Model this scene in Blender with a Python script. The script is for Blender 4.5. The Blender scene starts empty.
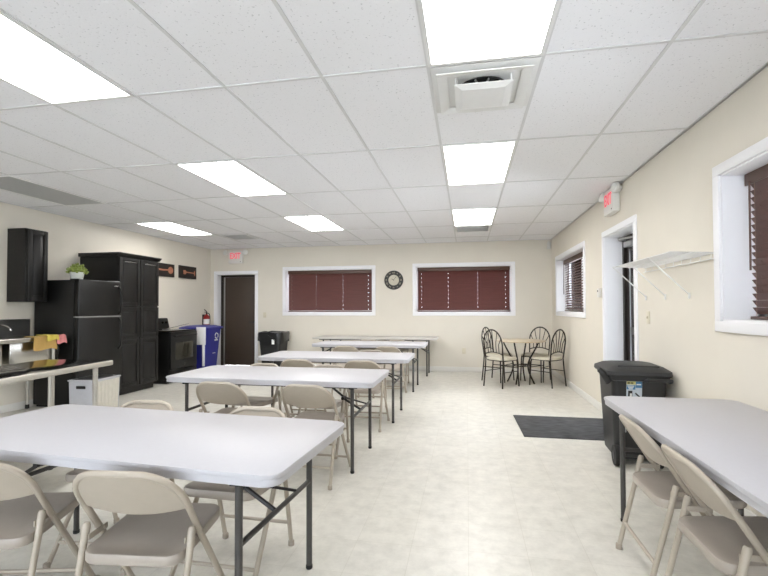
import bpy, bmesh, math, random
from math import sin, cos, pi, radians as RAD
from mathutils import Vector, Matrix
random.seed(7)
S = bpy.context.scene
COL = S.collection

# ------------------------------------------------------------------ camera, world, exposure
CAM_Z = 1.2978
F_PX, YAW, ROLL, PITCH, CY = 445.42, 0.1840, -0.0029, 0.0204, 298.58

def cam_ray(px, py):
    x = (px - 384) / F_PX; z = (CY - py) / F_PX; d = 1.0
    cr, sr = cos(ROLL), sin(ROLL); x, z = x * cr - z * sr, z * cr + x * sr
    cp, sp = cos(PITCH), sin(PITCH); d, z = d * cp - z * sp, z * cp + d * sp
    c, s = cos(YAW), sin(YAW)
    return Vector((x * c - d * s, x * s + d * c, z))

fwd = cam_ray(384, CY).normalized()
rgt = (cam_ray(484, CY) - cam_ray(384, CY)).normalized()
upv = rgt.cross(fwd).normalized()
cam_data = bpy.data.cameras.new('camera')
cam = bpy.data.objects.new('camera', cam_data); COL.objects.link(cam)
m = Matrix.Identity(4)
for k in range(3):
    m[k][0] = rgt[k]; m[k][1] = upv[k]; m[k][2] = -fwd[k]
m[0][3], m[1][3], m[2][3] = 0, 0, CAM_Z
cam.matrix_world = m
cam_data.sensor_fit = 'HORIZONTAL'; cam_data.sensor_width = 36
cam_data.lens = F_PX * 36 / 768
cam_data.shift_y = (CY - 288) / 768
cam_data.clip_start = 0.02
S.camera = cam

world = bpy.data.worlds.new('world'); S.world = world
world.use_nodes = True
bg = world.node_tree.nodes['Background']
bg.inputs[0].default_value = (0.91, 0.925, 1.0, 1); bg.inputs[1].default_value = 14.0

LAMP = 11.8                       # strength of the ceiling panels
LAMP_COL = (1.0, 0.98, 0.955)
S.view_settings.view_transform = 'Standard'
S.view_settings.look = 'None'
S.view_settings.gamma = 1.0
S.view_settings.use_curve_mapping = False
S.view_settings.exposure = 0.0

# ------------------------------------------------------------------ materials
def lin(c):
    return tuple(((v / 255) / 12.92 if v / 255 <= 0.04045 else ((v / 255 + 0.055) / 1.055) ** 2.4) for v in c)

def mat(name, rgb, rough=0.5, metal=0.0, spec=0.5, noise=0.0, nscale=20, bump=0.0, bscale=80, emit=None, estr=0, coat=0, wscale=None):
    M = bpy.data.materials.new(name); M.use_nodes = True
    nt = M.node_tree; b = nt.nodes['Principled BSDF']
    c = lin(rgb)
    b.inputs['Base Color'].default_value = (*c, 1)
    b.inputs['Roughness'].default_value = rough
    b.inputs['Metallic'].default_value = metal
    b.inputs['Specular IOR Level'].default_value = spec
    if coat: b.inputs['Coat Weight'].default_value = coat
    tc = nt.nodes.new('ShaderNodeTexCoord')
    if noise:
        n = nt.nodes.new('ShaderNodeTexNoise'); n.inputs['Scale'].default_value = nscale; n.inputs['Detail'].default_value = 4
        src = tc.outputs['Object']
        if wscale:
            mp = nt.nodes.new('ShaderNodeMapping'); mp.inputs['Scale'].default_value = wscale
            nt.links.new(src, mp.inputs[0]); src = mp.outputs[0]
        nt.links.new(src, n.inputs['Vector'])
        r = nt.nodes.new('ShaderNodeValToRGB')
        r.color_ramp.elements[0].position = 0.3; r.color_ramp.elements[1].position = 0.7
        r.color_ramp.elements[0].color = (*[max(0, v * (1 - noise)) for v in c], 1)
        r.color_ramp.elements[1].color = (*[min(1, v * (1 + noise)) for v in c], 1)
        nt.links.new(n.outputs['Fac'], r.inputs[0]); nt.links.new(r.outputs[0], b.inputs['Base Color'])
    if bump:
        n2 = nt.nodes.new('ShaderNodeTexNoise'); n2.inputs['Scale'].default_value = bscale; n2.inputs['Detail'].default_value = 3
        nt.links.new(tc.outputs['Object'], n2.inputs['Vector'])
        bp = nt.nodes.new('ShaderNodeBump'); bp.inputs['Strength'].default_value = bump; bp.inputs['Distance'].default_value = 0.004
        nt.links.new(n2.outputs['Fac'], bp.inputs['Height']); nt.links.new(bp.outputs[0], b.inputs['Normal'])
    if emit:
        b.inputs['Emission Color'].default_value = (*emit, 1); b.inputs['Emission Strength'].default_value = estr
    return M

M = {}
M['wall'] = mat('wall_paint', (222, 216, 203), 0.75, spec=0.25, noise=0.015, nscale=3, bump=0.08, bscale=120)
M['white'] = mat('white_trim_paint', (238, 238, 240), 0.45, noise=0.01, nscale=5)
M['base'] = mat('baseboard_paint', (226, 224, 218), 0.5, noise=0.01, nscale=5)
M['grid'] = mat('ceiling_bar_metal', (212, 212, 212), 0.5, noise=0.01)
M['plastic_top'] = mat('table_top_plastic', (187, 186, 190), 0.42, noise=0.012, nscale=60, bump=0.05, bscale=300)
M['laminate'] = mat('grey_laminate', (196, 193, 186), 0.45, noise=0.03, nscale=60)
M['table_leg'] = mat('table_leg_metal', (72, 70, 68), 0.45, 0.3, noise=0.05)
M['bracket'] = mat('dark_bracket_metal', (50, 49, 49), 0.45, 0.4, noise=0.05)
M['chair'] = mat('chair_beige_enamel', (172, 162, 147), 0.38, noise=0.02, nscale=25)
M['chair_seat'] = mat('chair_seat_enamel', (166, 157, 146), 0.4, noise=0.02, nscale=25)
M['chair_foot'] = mat('chair_foot_rubber', (160, 150, 136), 0.6, noise=0.03)
M['black'] = mat('black_enamel', (16, 16, 15), 0.34, spec=0.4, noise=0.1, nscale=15)
M['black_wood'] = mat('black_stained_wood', (20, 19, 18), 0.40, spec=0.4, noise=0.18, nscale=14, wscale=(6, 6, 0.6))
M['black_glass'] = mat('black_glass', (14, 14, 13), 0.08, noise=0.02)
M['oven_window'] = mat('oven_window_glass', (46, 44, 36), 0.12, noise=0.05)
M['fridge'] = mat('black_fridge_enamel', (18, 18, 17), 0.38, spec=0.4, noise=0.05, nscale=200, bump=0.06, bscale=250)
M['chrome'] = mat('chrome', (205, 205, 205), 0.18, 1.0, noise=0.02)
M['steel'] = mat('brushed_stainless_steel', (190, 188, 182), 0.24, 1.0, noise=0.04, nscale=8, wscale=(1, 30, 30))
M['steel_top'] = mat('polished_stainless_worktop', (150, 149, 146), 0.10, 1.0, noise=0.03, nscale=3)
M['steel_leg'] = mat('satin_steel_legs', (196, 192, 182), 0.42, 0.6, noise=0.03)
M['steel_dark'] = mat('dark_steel_splash', (132, 131, 128), 0.32, 0.8, noise=0.05, nscale=4)
M['blind'] = mat('mahogany_blind_slats', (97, 57, 52), 0.5, noise=0.10, nscale=5, wscale=(0.6, 10, 10))
M['blind_side'] = mat('walnut_blind_slats', (92, 66, 58), 0.45, noise=0.10, nscale=5, wscale=(10, 0.6, 10))
M['valance'] = mat('walnut_blind_valance', (84, 58, 46), 0.45, noise=0.12, nscale=6, wscale=(0.6, 0.6, 10))
M['cord'] = mat('blind_cord', (150, 120, 104), 0.7, noise=0.05)
M['door'] = mat('brown_door_paint', (66, 54, 44), 0.5, noise=0.03, nscale=4)
M['door_frame'] = mat('dark_bronze_frame', (44, 38, 34), 0.4, 0.3, noise=0.05)
M['bin_grey'] = mat('charcoal_bin_plastic', (44, 44, 44), 0.5, spec=0.4, noise=0.05, nscale=40, bump=0.1, bscale=200)
M['bin_black'] = mat('black_bin_plastic', (30, 30, 30), 0.55, noise=0.05)
M['bag'] = mat('black_bin_bag', (24, 24, 24), 0.3, bump=0.6, bscale=14, noise=0.05)
M['blue'] = mat('blue_cart_plastic', (40, 42, 132), 0.42, noise=0.04, nscale=30)
M['rubber'] = mat('black_rubber', (24, 24, 24), 0.7, noise=0.05)
M['red'] = mat('red_enamel', (150, 24, 26), 0.3, noise=0.03)
M['paper'] = mat('white_paper', (226, 226, 224), 0.7, noise=0.01)
M['cloth_white'] = mat('white_cloth', (222, 222, 222), 0.9, noise=0.03, nscale=30)
M['mustard'] = mat('mustard_towel_cloth', (186, 152, 88), 0.95, noise=0.08, nscale=60, bump=0.4, bscale=200)
M['yellow'] = mat('yellow_cloth', (204, 186, 84), 0.9, noise=0.06, nscale=60, bump=0.3, bscale=200)
M['pink'] = mat('pink_cloth', (210, 132, 132), 0.8, noise=0.06, nscale=30)
M['bin_light'] = mat('light_grey_bin_plastic', (178, 178, 182), 0.5, noise=0.03)
M['bagwhite'] = mat('clear_bin_liner', (196, 192, 180), 0.35, bump=0.5, bscale=20, noise=0.04)
M['iron'] = mat('dark_bronze_iron', (52, 46, 40), 0.4, 0.5, noise=0.08)
M['cushion'] = mat('cream_seat_vinyl', (206, 200, 182), 0.6, noise=0.03, nscale=30)
M['table_wood'] = mat('tan_table_laminate', (190, 174, 146), 0.4, noise=0.08, nscale=10)
M['cream'] = mat('cream_clock_face', (196, 190, 172), 0.6, noise=0.04)
M['clock_black'] = mat('black_clock_rim', (34, 31, 27), 0.4, noise=0.06)
M['numeral'] = mat('numeral_paint', (170, 162, 140), 0.6, noise=0.03)
M['canvas'] = mat('black_canvas', (34, 26, 22), 0.7, noise=0.3, nscale=10)
M['copper'] = mat('copper_paint', (176, 116, 88), 0.5, noise=0.25, nscale=30)
M['pot'] = mat('white_ceramic', (214, 216, 208), 0.35, noise=0.02)
M['leaf'] = mat('succulent_leaf', (128, 142, 62), 0.5, noise=0.35, nscale=40)
M['soil'] = mat('potting_soil', (60, 46, 36), 0.9, noise=0.2)
M['fixture'] = mat('off_white_plastic', (222, 220, 214), 0.45, noise=0.01)
M['lens'] = mat('lamp_lens', (232, 232, 226), 0.2, noise=0.01)
M['vent'] = mat('vent_white_metal', (224, 224, 222), 0.4, noise=0.01)
M['duct'] = mat('dark_duct', (46, 46, 46), 0.6, noise=0.2)
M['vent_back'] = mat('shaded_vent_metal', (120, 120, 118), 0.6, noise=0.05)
M['offpanel'] = mat('unlit_acrylic_diffuser', (168, 170, 172), 0.35, noise=0.03)
M['wire'] = mat('white_wire_coating', (228, 228, 226), 0.35, noise=0.01)
M['plate'] = mat('ivory_plate_plastic', (214, 206, 184), 0.4, noise=0.01)
M['dark'] = mat('dark_plastic', (30, 30, 30), 0.4, noise=0.03)
M['sticker_blue'] = mat('blue_sticker', (62, 112, 152), 0.5, noise=0.05)
M['sticker_yellow'] = mat('yellow_sticker', (206, 196, 120), 0.5, noise=0.03)
M['sticker_grey'] = mat('pale_sticker', (190, 198, 206), 0.5, noise=0.05)
M['alum'] = mat('satin_aluminium', (172, 172, 172), 0.35, 0.8, noise=0.03)
M['red_glow'] = mat('lit_red_letters', (250, 110, 120), 0.5, noise=0.01, emit=(1.0, 0.10, 0.16), estr=0.55)
for _n, _k in (('panel_near', 0.9), ('panel_mid', 1.0), ('panel_far', 1.5), ('panel_kitchen', 1.0)):
    M[_n] = mat('lit_acrylic_diffuser_' + _n, (250, 250, 250), 0.4, noise=0.002, emit=LAMP_COL, estr=LAMP * _k)

def floor_mat():
    Mt = bpy.data.materials.new('vinyl_floor_tiles'); Mt.use_nodes = True
    nt = Mt.node_tree; b = nt.nodes['Principled BSDF']; L = nt.links.new
    tc = nt.nodes.new('ShaderNodeTexCoord')
    n = nt.nodes.new('ShaderNodeTexNoise'); n.inputs['Scale'].default_value = 9; n.inputs['Detail'].default_value = 8; n.inputs['Roughness'].default_value = 0.7
    L(tc.outputs['Object'], n.inputs['Vector'])
    r = nt.nodes.new('ShaderNodeValToRGB')
    r.color_ramp.elements[0].position = 0.30; r.color_ramp.elements[0].color = (*lin((196, 193, 184)), 1)
    r.color_ramp.elements[1].position = 0.62; r.color_ramp.elements[1].color = (*lin((217, 214, 205)), 1)
    L(n.outputs['Fac'], r.inputs[0])
    br = nt.nodes.new('ShaderNodeTexBrick')
    br.offset = 0; br.inputs['Scale'].default_value = 1.0; br.inputs['Mortar Size'].default_value = 0.0015
    br.inputs['Brick Width'].default_value = 0.305; br.inputs['Row Height'].default_value = 0.305
    br.inputs['Color1'].default_value = (1, 1, 1, 1); br.inputs['Color2'].default_value = (0.965, 0.965, 0.955, 1); br.inputs['Mortar'].default_value = (0.86, 0.85, 0.82, 1)
    L(tc.outputs['Object'], br.inputs['Vector'])
    mx = nt.nodes.new('ShaderNodeMix'); mx.data_type = 'RGBA'; mx.blend_type = 'MULTIPLY'; mx.inputs['Factor'].default_value = 1
    L(r.outputs[0], mx.inputs['A']); L(br.outputs['Color'], mx.inputs['B'])
    L(mx.outputs['Result'], b.inputs['Base Color'])
    b.inputs['Roughness'].default_value = 0.34
    b.inputs['Specular IOR Level'].default_value = 0.45
    n2 = nt.nodes.new('ShaderNodeTexNoise'); n2.inputs['Scale'].default_value = 5
    L(tc.outputs['Object'], n2.inputs['Vector'])
    bp = nt.nodes.new('ShaderNodeBump'); bp.inputs['Strength'].default_value = 0.06; bp.inputs['Distance'].default_value = 0.01
    L(n2.outputs['Fac'], bp.inputs['Height']); L(bp.outputs[0], b.inputs['Normal'])
    return Mt
M['floor'] = floor_mat()

def ceiling_mat():
    Mt = bpy.data.materials.new('acoustic_ceiling_tile'); Mt.use_nodes = True
    nt = Mt.node_tree; b = nt.nodes['Principled BSDF']; L = nt.links.new
    tc = nt.nodes.new('ShaderNodeTexCoord')
    v = nt.nodes.new('ShaderNodeTexNoise'); v.inputs['Scale'].default_value = 70; v.inputs['Detail'].default_value = 2
    L(tc.outputs['Object'], v.inputs['Vector'])
    r = nt.nodes.new('ShaderNodeValToRGB')
    r.color_ramp.elements[0].position = 0.27; r.color_ramp.elements[0].color = (*lin((202, 202, 204)), 1)
    r.color_ramp.elements[1].position = 0.36; r.color_ramp.elements[1].color = (*lin((238, 238, 240)), 1)
    L(v.outputs['Fac'], r.inputs[0]); L(r.outputs[0], b.inputs['Base Color'])
    b.inputs['Roughness'].default_value = 0.9; b.inputs['Specular IOR Level'].default_value = 0.1
    bp = nt.nodes.new('ShaderNodeBump'); bp.inputs['Strength'].default_value = 0.3; bp.inputs['Distance'].default_value = 0.004
    L(v.outputs['Fac'], bp.inputs['Height']); L(bp.outputs[0], b.inputs['Normal'])
    return Mt
M['ceiling'] = ceiling_mat()

def mat_mat():
    Mt = bpy.data.materials.new('entrance_mat_carpet'); Mt.use_nodes = True
    nt = Mt.node_tree; b = nt.nodes['Principled BSDF']; L = nt.links.new
    tc = nt.nodes.new('ShaderNodeTexCoord'); mp = nt.nodes.new('ShaderNodeMapping'); mp.inputs['Scale'].default_value = (2.5, 16, 1)
    n = nt.nodes.new('ShaderNodeTexNoise'); n.inputs['Scale'].default_value = 3; n.inputs['Detail'].default_value = 6
    L(tc.outputs['Object'], mp.inputs[0]); L(mp.outputs[0], n.inputs['Vector'])
    r = nt.nodes.new('ShaderNodeValToRGB')
    r.color_ramp.elements[0].position = 0.35; r.color_ramp.elements[0].color = (*lin((36, 36, 37)), 1)
    r.color_ramp.elements[1].position = 0.7; r.color_ramp.elements[1].color = (*lin((84, 84, 85)), 1)
    L(n.outputs['Fac'], r.inputs[0]); L(r.outputs[0], b.inputs['Base Color']); b.inputs['Roughness'].default_value = 0.95
    return Mt
M['mat'] = mat_mat()

def glass_mat():
    Mt = bpy.data.materials.new('window_glass'); Mt.use_nodes = True
    nt = Mt.node_tree; nt.nodes.remove(nt.nodes['Principled BSDF']); L = nt.links.new
    out = nt.nodes['Material Output']
    t = nt.nodes.new('ShaderNodeBsdfTransparent'); t.inputs[0].default_value = (0.93, 0.96, 0.97, 1)
    g = nt.nodes.new('ShaderNodeBsdfGlossy'); g.inputs['Roughness'].default_value = 0.02
    fr = nt.nodes.new('ShaderNodeFresnel'); fr.inputs[0].default_value = 1.45
    mx = nt.nodes.new('ShaderNodeMixShader')
    L(fr.outputs[0], mx.inputs[0]); L(t.outputs[0], mx.inputs[1]); L(g.outputs[0], mx.inputs[2]); L(mx.outputs[0], out.inputs[0])
    return Mt
M['glass'] = glass_mat()

# ------------------------------------------------------------------ mesh helpers
class MB:
    def __init__(self): self.bm = bmesh.new()
    def box(self, c, s, bev=0.0, seg=2, rot=None, taper=None):
        r = bmesh.ops.create_cube(self.bm, size=1)
        vs = r['verts']
        for v in vs:
            v.co = Vector((v.co.x * s[0], v.co.y * s[1], v.co.z * s[2]))
            if taper and v.co.z < 0: v.co.x *= taper[0]; v.co.y *= taper[1]
        if bev:
            es = list({e for v in vs for e in v.link_edges})
            rb = bmesh.ops.bevel(self.bm, geom=es, offset=bev, segments=seg, profile=0.5, affect='EDGES')
            vs = list({v for f in rb['faces'] for v in f.verts} | {v for v in vs if v.is_valid})
        T = Matrix.Translation(c)
        if rot is not None: T = T @ rot
        bmesh.ops.transform(self.bm, matrix=T, verts=vs)
        return self
    def b(self, x0, x1, y0, y1, z0, z1, bev=0.0, seg=2):
        return self.box(((x0 + x1) / 2, (y0 + y1) / 2, (z0 + z1) / 2), (abs(x1 - x0), abs(y1 - y0), abs(z1 - z0)), bev, seg)
    def tube(self, pts, r=0.01, n=8, closed=False, cap=True):
        pts = [Vector(p) for p in pts]; N = len(pts)
        tan = []
        for i in range(N):
            a = pts[(i - 1) % N] if (closed or i > 0) else pts[i]
            b = pts[(i + 1) % N] if (closed or i < N - 1) else pts[i]
            tan.append((b - a).normalized())
        t = tan[0]; u = t.orthogonal().normalized(); rings = []
        for i in range(N):
            q = tan[i - 1].rotation_difference(tan[i]) if i else None
            if q: u = q @ u
            u = (u - tan[i] * u.dot(tan[i])).normalized(); w = tan[i].cross(u)
            rr = r[i] if isinstance(r, (list, tuple)) else r
            sc = 1.0
            rings.append([self.bm.verts.new(pts[i] + (u * cos(2 * pi * k / n) + w * sin(2 * pi * k / n)) * rr * sc) for k in range(n)])
        for i in range(N if closed else N - 1):
            A, B = rings[i], rings[(i + 1) % N]
            for k in range(n): self.bm.faces.new((A[k], A[(k + 1) % n], B[(k + 1) % n], B[k]))
        if cap and not closed:
            self.bm.faces.new(rings[0][::-1]); self.bm.faces.new(rings[-1])
        return self
    def cyl(self, a, b, r, n=16, r2=None): return self.tube([a, b], [r, r if r2 is None else r2], n)
    def lathe(self, prof, n=24, c=(0, 0, 0), T=None, loop=False):
        c = Vector(c); rings = []; new = []
        for (r, z) in prof:
            ring = [self.bm.verts.new((max(r, 1e-4) * cos(2 * pi * k / n), max(r, 1e-4) * sin(2 * pi * k / n), z)) for k in range(n)]
            rings.append(ring); new += ring
        for i in range(len(prof) - 1):
            for k in range(n): self.bm.faces.new((rings[i][k], rings[i][(k + 1) % n], rings[i + 1][(k + 1) % n], rings[i + 1][k]))
        if loop:
            for k in range(n): self.bm.faces.new((rings[-1][k], rings[-1][(k + 1) % n], rings[0][(k + 1) % n], rings[0][k]))
        else:
            self.bm.faces.new(rings[0][::-1]); self.bm.faces.new(rings[-1])
        mt = Matrix.Translation(c) @ (T if T else Matrix.Identity(4))
        bmesh.ops.transform(self.bm, matrix=mt, verts=new)
        return self
    def prism(self, outline, axis, t0, t1, bev=0):
        # outline: list of (a,b) in the plane normal to axis; extruded from t0 to t1 along axis
        def P(a, b, t): return {'x': (t, a, b), 'y': (a, t, b), 'z': (a, b, t)}[axis]
        A = [self.bm.verts.new(P(a, b, t0)) for a, b in outline]; B = [self.bm.verts.new(P(a, b, t1)) for a, b in outline]
        n = len(outline)
        fs = [self.bm.faces.new(A[::-1]), self.bm.faces.new(B)]
        for k in range(n): fs.append(self.bm.faces.new((A[k], A[(k + 1) % n], B[(k + 1) % n], B[k])))
        if bev:
            es = list({e for f in fs[:2] for e in f.edges})
            bmesh.ops.bevel(self.bm, geom=es, offset=bev, segments=2, profile=0.5, affect='EDGES')
        return self
    def grid(self, fn, nu, nv, thick=0.0):
        # closed sheet with thickness from fn(u,v)->(point); offset along local normal
        P = [[Vector(fn(i / nu, j / nv)) for j in range(nv + 1)] for i in range(nu + 1)]
        def nor(i, j):
            a = P[min(i + 1, nu)][j] - P[max(i - 1, 0)][j]; b = P[i][min(j + 1, nv)] - P[i][max(j - 1, 0)]
            c = a.cross(b); return c.normalized() if c.length > 1e-12 else Vector((0, 0, 1))
        A = [[self.bm.verts.new(P[i][j] + nor(i, j) * thick / 2) for j in range(nv + 1)] for i in range(nu + 1)]
        B = [[self.bm.verts.new(P[i][j] - nor(i, j) * thick / 2) for j in range(nv + 1)] for i in range(nu + 1)]
        F = self.bm.faces.new
        for i in range(nu):
            for j in range(nv):
                F((A[i][j], A[i + 1][j], A[i + 1][j + 1], A[i][j + 1])); F((B[i][j], B[i][j + 1], B[i + 1][j + 1], B[i + 1][j]))
        for i in range(nu):
            F((A[i][0], B[i][0], B[i + 1][0], A[i + 1][0])); F((A[i][nv], A[i + 1][nv], B[i + 1][nv], B[i][nv]))
        for j in range(nv):
            F((A[0][j], A[0][j + 1], B[0][j + 1], B[0][j])); F((A[nu][j], B[nu][j], B[nu][j + 1], A[nu][j + 1]))
        return self
    def build(self, name, material, parent=None, ang=38):
        bm = self.bm
        bmesh.ops.recalc_face_normals(bm, faces=bm.faces)
        lim = RAD(ang)
        for f in bm.faces: f.smooth = True
        for e in bm.edges:
            if len(e.link_faces) != 2 or e.calc_face_angle(0) > lim: e.smooth = False
        me = bpy.data.meshes.new(name); bm.to_mesh(me); bm.free()
        me.materials.append(M[material] if isinstance(material, str) else material)
        o = bpy.data.objects.new(name, me); COL.objects.link(o)
        if parent: o.parent = parent
        return o

def text_mesh(name, s, size, material, parent, T, depth=0.001, align='CENTER'):
    cu = bpy.data.curves.new(name, 'FONT'); cu.body = s; cu.size = size; cu.extrude = depth
    cu.offset = 0.004 if s == 'EXIT' else 0.0; cu.align_x = align; cu.align_y = 'CENTER'
    tmp = bpy.data.objects.new(name + '_tmp', cu); COL.objects.link(tmp)
    dg = bpy.context.evaluated_depsgraph_get()
    me = bpy.data.meshes.new_from_object(tmp.evaluated_get(dg))
    bpy.data.objects.remove(tmp); bpy.data.curves.remove(cu)
    me.name = name; me.transform(T); me.materials.clear(); me.materials.append(M[material])
    o = bpy.data.objects.new(name, me); COL.objects.link(o)
    if parent: o.parent = parent
    return o

def thing(name, label, cat, loc=(0, 0, 0), rz=0.0, group=None):
    o = bpy.data.objects.new(name, None); COL.objects.link(o)
    o.location = loc; o.rotation_euler = (0, 0, rz); o.empty_display_size = 0.1
    o['label'] = label; o['category'] = cat
    if group: o['group'] = group
    return o
def tag(o, label, cat, group=None):
    o['label'] = label; o['category'] = cat
    if group: o['group'] = group
    return o
def struct(o): o['kind'] = 'structure'; return o
def dup(root, loc, rz, label):
    r = root.copy(); COL.objects.link(r); r.location = loc; r.rotation_euler = (0, 0, rz); r['label'] = label
    for ch in list(root.children):
        c = ch.copy(); COL.objects.link(c); c.parent = r
        for g in list(ch.children):
            d = g.copy(); COL.objects.link(d); d.parent = c
    return r

def rrect(w, d, r, n=6, cx=0, cy=0):
    pts = []
    for (sx, sy, a0) in ((1, 1, 0), (-1, 1, 90), (-1, -1, 180), (1, -1, 270)):
        for k in range(n + 1):
            a = RAD(a0 + 90 * k / n)
            pts.append((cx + sx * (w / 2 - r) + r * cos(a), cy + sy * (d / 2 - r) + r * sin(a)))
    return pts

def smooth_path(pts, it=2):
    pts = [Vector(p) for p in pts]
    for _ in range(it):
        q = [pts[0]]
        for a, b in zip(pts[:-1], pts[1:]): q += [a * 0.75 + b * 0.25, a * 0.25 + b * 0.75]
        q.append(pts[-1]); pts = q
    return pts

# ------------------------------------------------------------------ room shell
C = 2.629; XR = 1.640; YB = 9.168; XL = -5.689; YF = -2.6; WT = 0.30
GX, GY = -0.2025, 2.4311              # ceiling grid origin
TX, TY = 0.61, 1.22

def wall_cells(axis, t0, t1, a0, a1, holes):
    # a wall slab normal to axis ('x' or 'y'), spanning a0..a1 and 0..C, with rectangular holes (a0,a1,z0,z1)
    mb = MB()
    A = sorted({a0, a1, *[h[0] for h in holes], *[h[1] for h in holes]})
    Zs = sorted({0.0, C + 0.1, *[h[2] for h in holes], *[h[3] for h in holes]})
    bm = mb.bm; vd = {}
    def V(t, a, z):
        k = (t, round(a, 4), round(z, 4))
        if k not in vd: vd[k] = bm.verts.new((t, a, z) if axis == 'x' else (a, t, z))
        return vd[k]
    def solid(i, j):
        if i < 0 or j < 0 or i >= len(A) - 1 or j >= len(Zs) - 1: return False
        ca, cz = (A[i] + A[i + 1]) / 2, (Zs[j] + Zs[j + 1]) / 2
        return not any(h[0] < ca < h[1] and h[2] < cz < h[3] for h in holes)
    for i in range(len(A) - 1):
        for j in range(len(Zs) - 1):
            if not solid(i, j): continue
            a, b, c, d = A[i], A[i + 1], Zs[j], Zs[j + 1]
            for t in (t0, t1): bm.faces.new((V(t, a, c), V(t, b, c), V(t, b, d), V(t, a, d)))
            if not solid(i - 1, j): bm.faces.new((V(t0, a, c), V(t1, a, c), V(t1, a, d), V(t0, a, d)))
            if not solid(i + 1, j): bm.faces.new((V(t0, b, c), V(t1, b, c), V(t1, b, d), V(t0, b, d)))
            if not solid(i, j - 1): bm.faces.new((V(t0, a, c), V(t1, a, c), V(t1, b, c), V(t0, b, c)))
            if not solid(i, j + 1): bm.faces.new((V(t0, a, d), V(t1, a, d), V(t1, b, d), V(t0, b, d)))
    return mb

# openings: trim outer edges measured, trim 65 mm wide
TW = 0.068
W1 = (-3.958, -1.886, 1.131, 2.190)       # back wall, left (outer trim)
W2 = (-1.103, 0.946, 1.130, 2.207)        # back wall, right
W3 = (6.655, 8.735, 1.143, 2.232)         # right wall, far (y range)
W4 = (1.245, 3.325, 1.135, 2.228)         # right wall, near
D1 = (-5.60, -4.535, 0.0, 2.125)          # back door
D2 = (4.716, 5.825, 0.0, 2.205)           # right door
def inner(w, door=False): return (w[0] + TW, w[1] - TW, 0.0 if door else w[2] + TW, w[3] - TW)

struct(MB().b(XL - WT, XR + WT, YF - WT, YB + WT, -0.12, 0).build('floor', 'floor'))
ceil = struct(MB().b(XL - WT, XR + WT, YF - WT, YB + WT, C + 0.002, C + 0.12).build('ceiling', 'ceiling'))
g = MB()
for i in range(-8, 4):
    x = GX + i * TX
    if XL < x < XR: g.b(x - 0.0095, x + 0.0095, YF, YB, C - 0.003, C + 0.004)
for j in range(-4, 6):
    y = GY + j * TY
    g.b(XL, XR, y - 0.0095, y + 0.0095, C - 0.0032, C + 0.004)
for (a, b_, c_, d_) in ((XL, XL + 0.02, YF, YB), (XR - 0.012, XR, YF, YB), (XL, XR, YB - 0.02, YB)): g.b(a, b_, c_, d_, C - 0.003, C + 0.004)
g.build('ceiling_grid', 'grid', ceil)

struct(wall_cells('y', YB, YB + WT, XL - WT, XR + WT, [inner(W1), inner(W2), inner(D1, True)]).build('wall_back', 'wall'))
struct(wall_cells('x', XR, XR + WT, YF, YB, [inner(W3), inner(W4), inner(D2, True)]).build('wall_right', 'wall'))
struct(MB().b(XL - WT, XL, YF, YB, 0, C + 0.1).build('wall_left', 'wall'))
FILL_WINDOWS = [(-4.9, -2.9, 0.75, 2.3), (-2.4, -0.4, 0.75, 2.3), (-0.1, 1.3, 0.75, 2.3)]   # unseen windows added behind the viewer to bounce daylight onto the ceiling
struct(wall_cells('y', YF - WT, YF, XL - WT, XR + WT, FILL_WINDOWS).build('wall_front', 'wall'))
BH = 0.095
struct(MB().b(XL, XL + 0.014, YF, YB, 0, BH, 0.004).build('baseboard_left', 'base'))
struct(MB().b(D1[1], XR - 0.014, YB - 0.014, YB, 0, BH, 0.004).build('baseboard_back', 'base'))
o = MB().b(XR - 0.014, XR, D2[1], YB, 0, BH, 0.004).b(XR - 0.014, XR, YF, D2[0], 0, BH, 0.004)
struct(o.build('baseboard_right', 'base'))

def on_wall(axis, mb_fn):
    return mb_fn
def wb(mb, side, a0, a1, t0, t1, z0, z1, bev=0.0):
    # box on the back wall ('back': a=x, t=depth past the wall face) or right wall ('right': a=y)
    if side == 'back': return mb.b(a0, a1, YB + t0, YB + t1, z0, z1, bev)
    return mb.b(XR + t0, XR + t1, a0, a1, z0, z1, bev)

def window(n, side, w, mat_frame='white'):
    root = struct(bpy.data.objects.new('window_%d' % n, None)); COL.objects.link(root)
    a0, a1, z0, z1 = w; i0, i1, j0, j1 = inner(w)
    f = MB()
    for (p, q, r, s) in ((a0, a1, j1, z1), (a0, a1, z0, j0), (a0, i0, j0, j1), (i1, a1, j0, j1)): wb(f, side, p, q, -0.018, 0.0, r, s, 0.003)
    f.build('casing', 'white', root)
    f = MB(); t = 0.012
    wb(f, side, i0, i1, -0.002, 0.24, j0, j0 + t); wb(f, side, i0, i1, -0.002, 0.24, j1 - t, j1)
    wb(f, side, i0, i0 + t, -0.002, 0.24, j0, j1); wb(f, side, i1 - t, i1, -0.002, 0.24, j0, j1)
    f.build('jamb_liner', 'white', root)
    f = MB(); k = 0.05; mid = (i0 + i1) / 2
    wb(f, side, i0 + t, i1 - t, 0.2, 0.25, j0 + t, j0 + t + k); wb(f, side, i0 + t, i1 - t, 0.2, 0.25, j1 - t - k, j1 - t)
    wb(f, side, i0 + t, i0 + t + k, 0.2, 0.25, j0 + t, j1 - t); wb(f, side, i1 - t - k, i1 - t, 0.2, 0.25, j0 + t, j1 - t)
    wb(f, side, mid - 0.03, mid + 0.03, 0.2, 0.25, j0 + t, j1 - t)
    f.build('sash', 'white', root)
    f = MB(); wb(f, side, i0 + t, i1 - t, 0.222, 0.226, j0 + t, j1 - t); f.build('glass', 'glass', root)
    return root
window(1, 'back', W1); window(2, 'back', W2); window(3, 'right', W3); window(4, 'right', W4)

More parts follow.
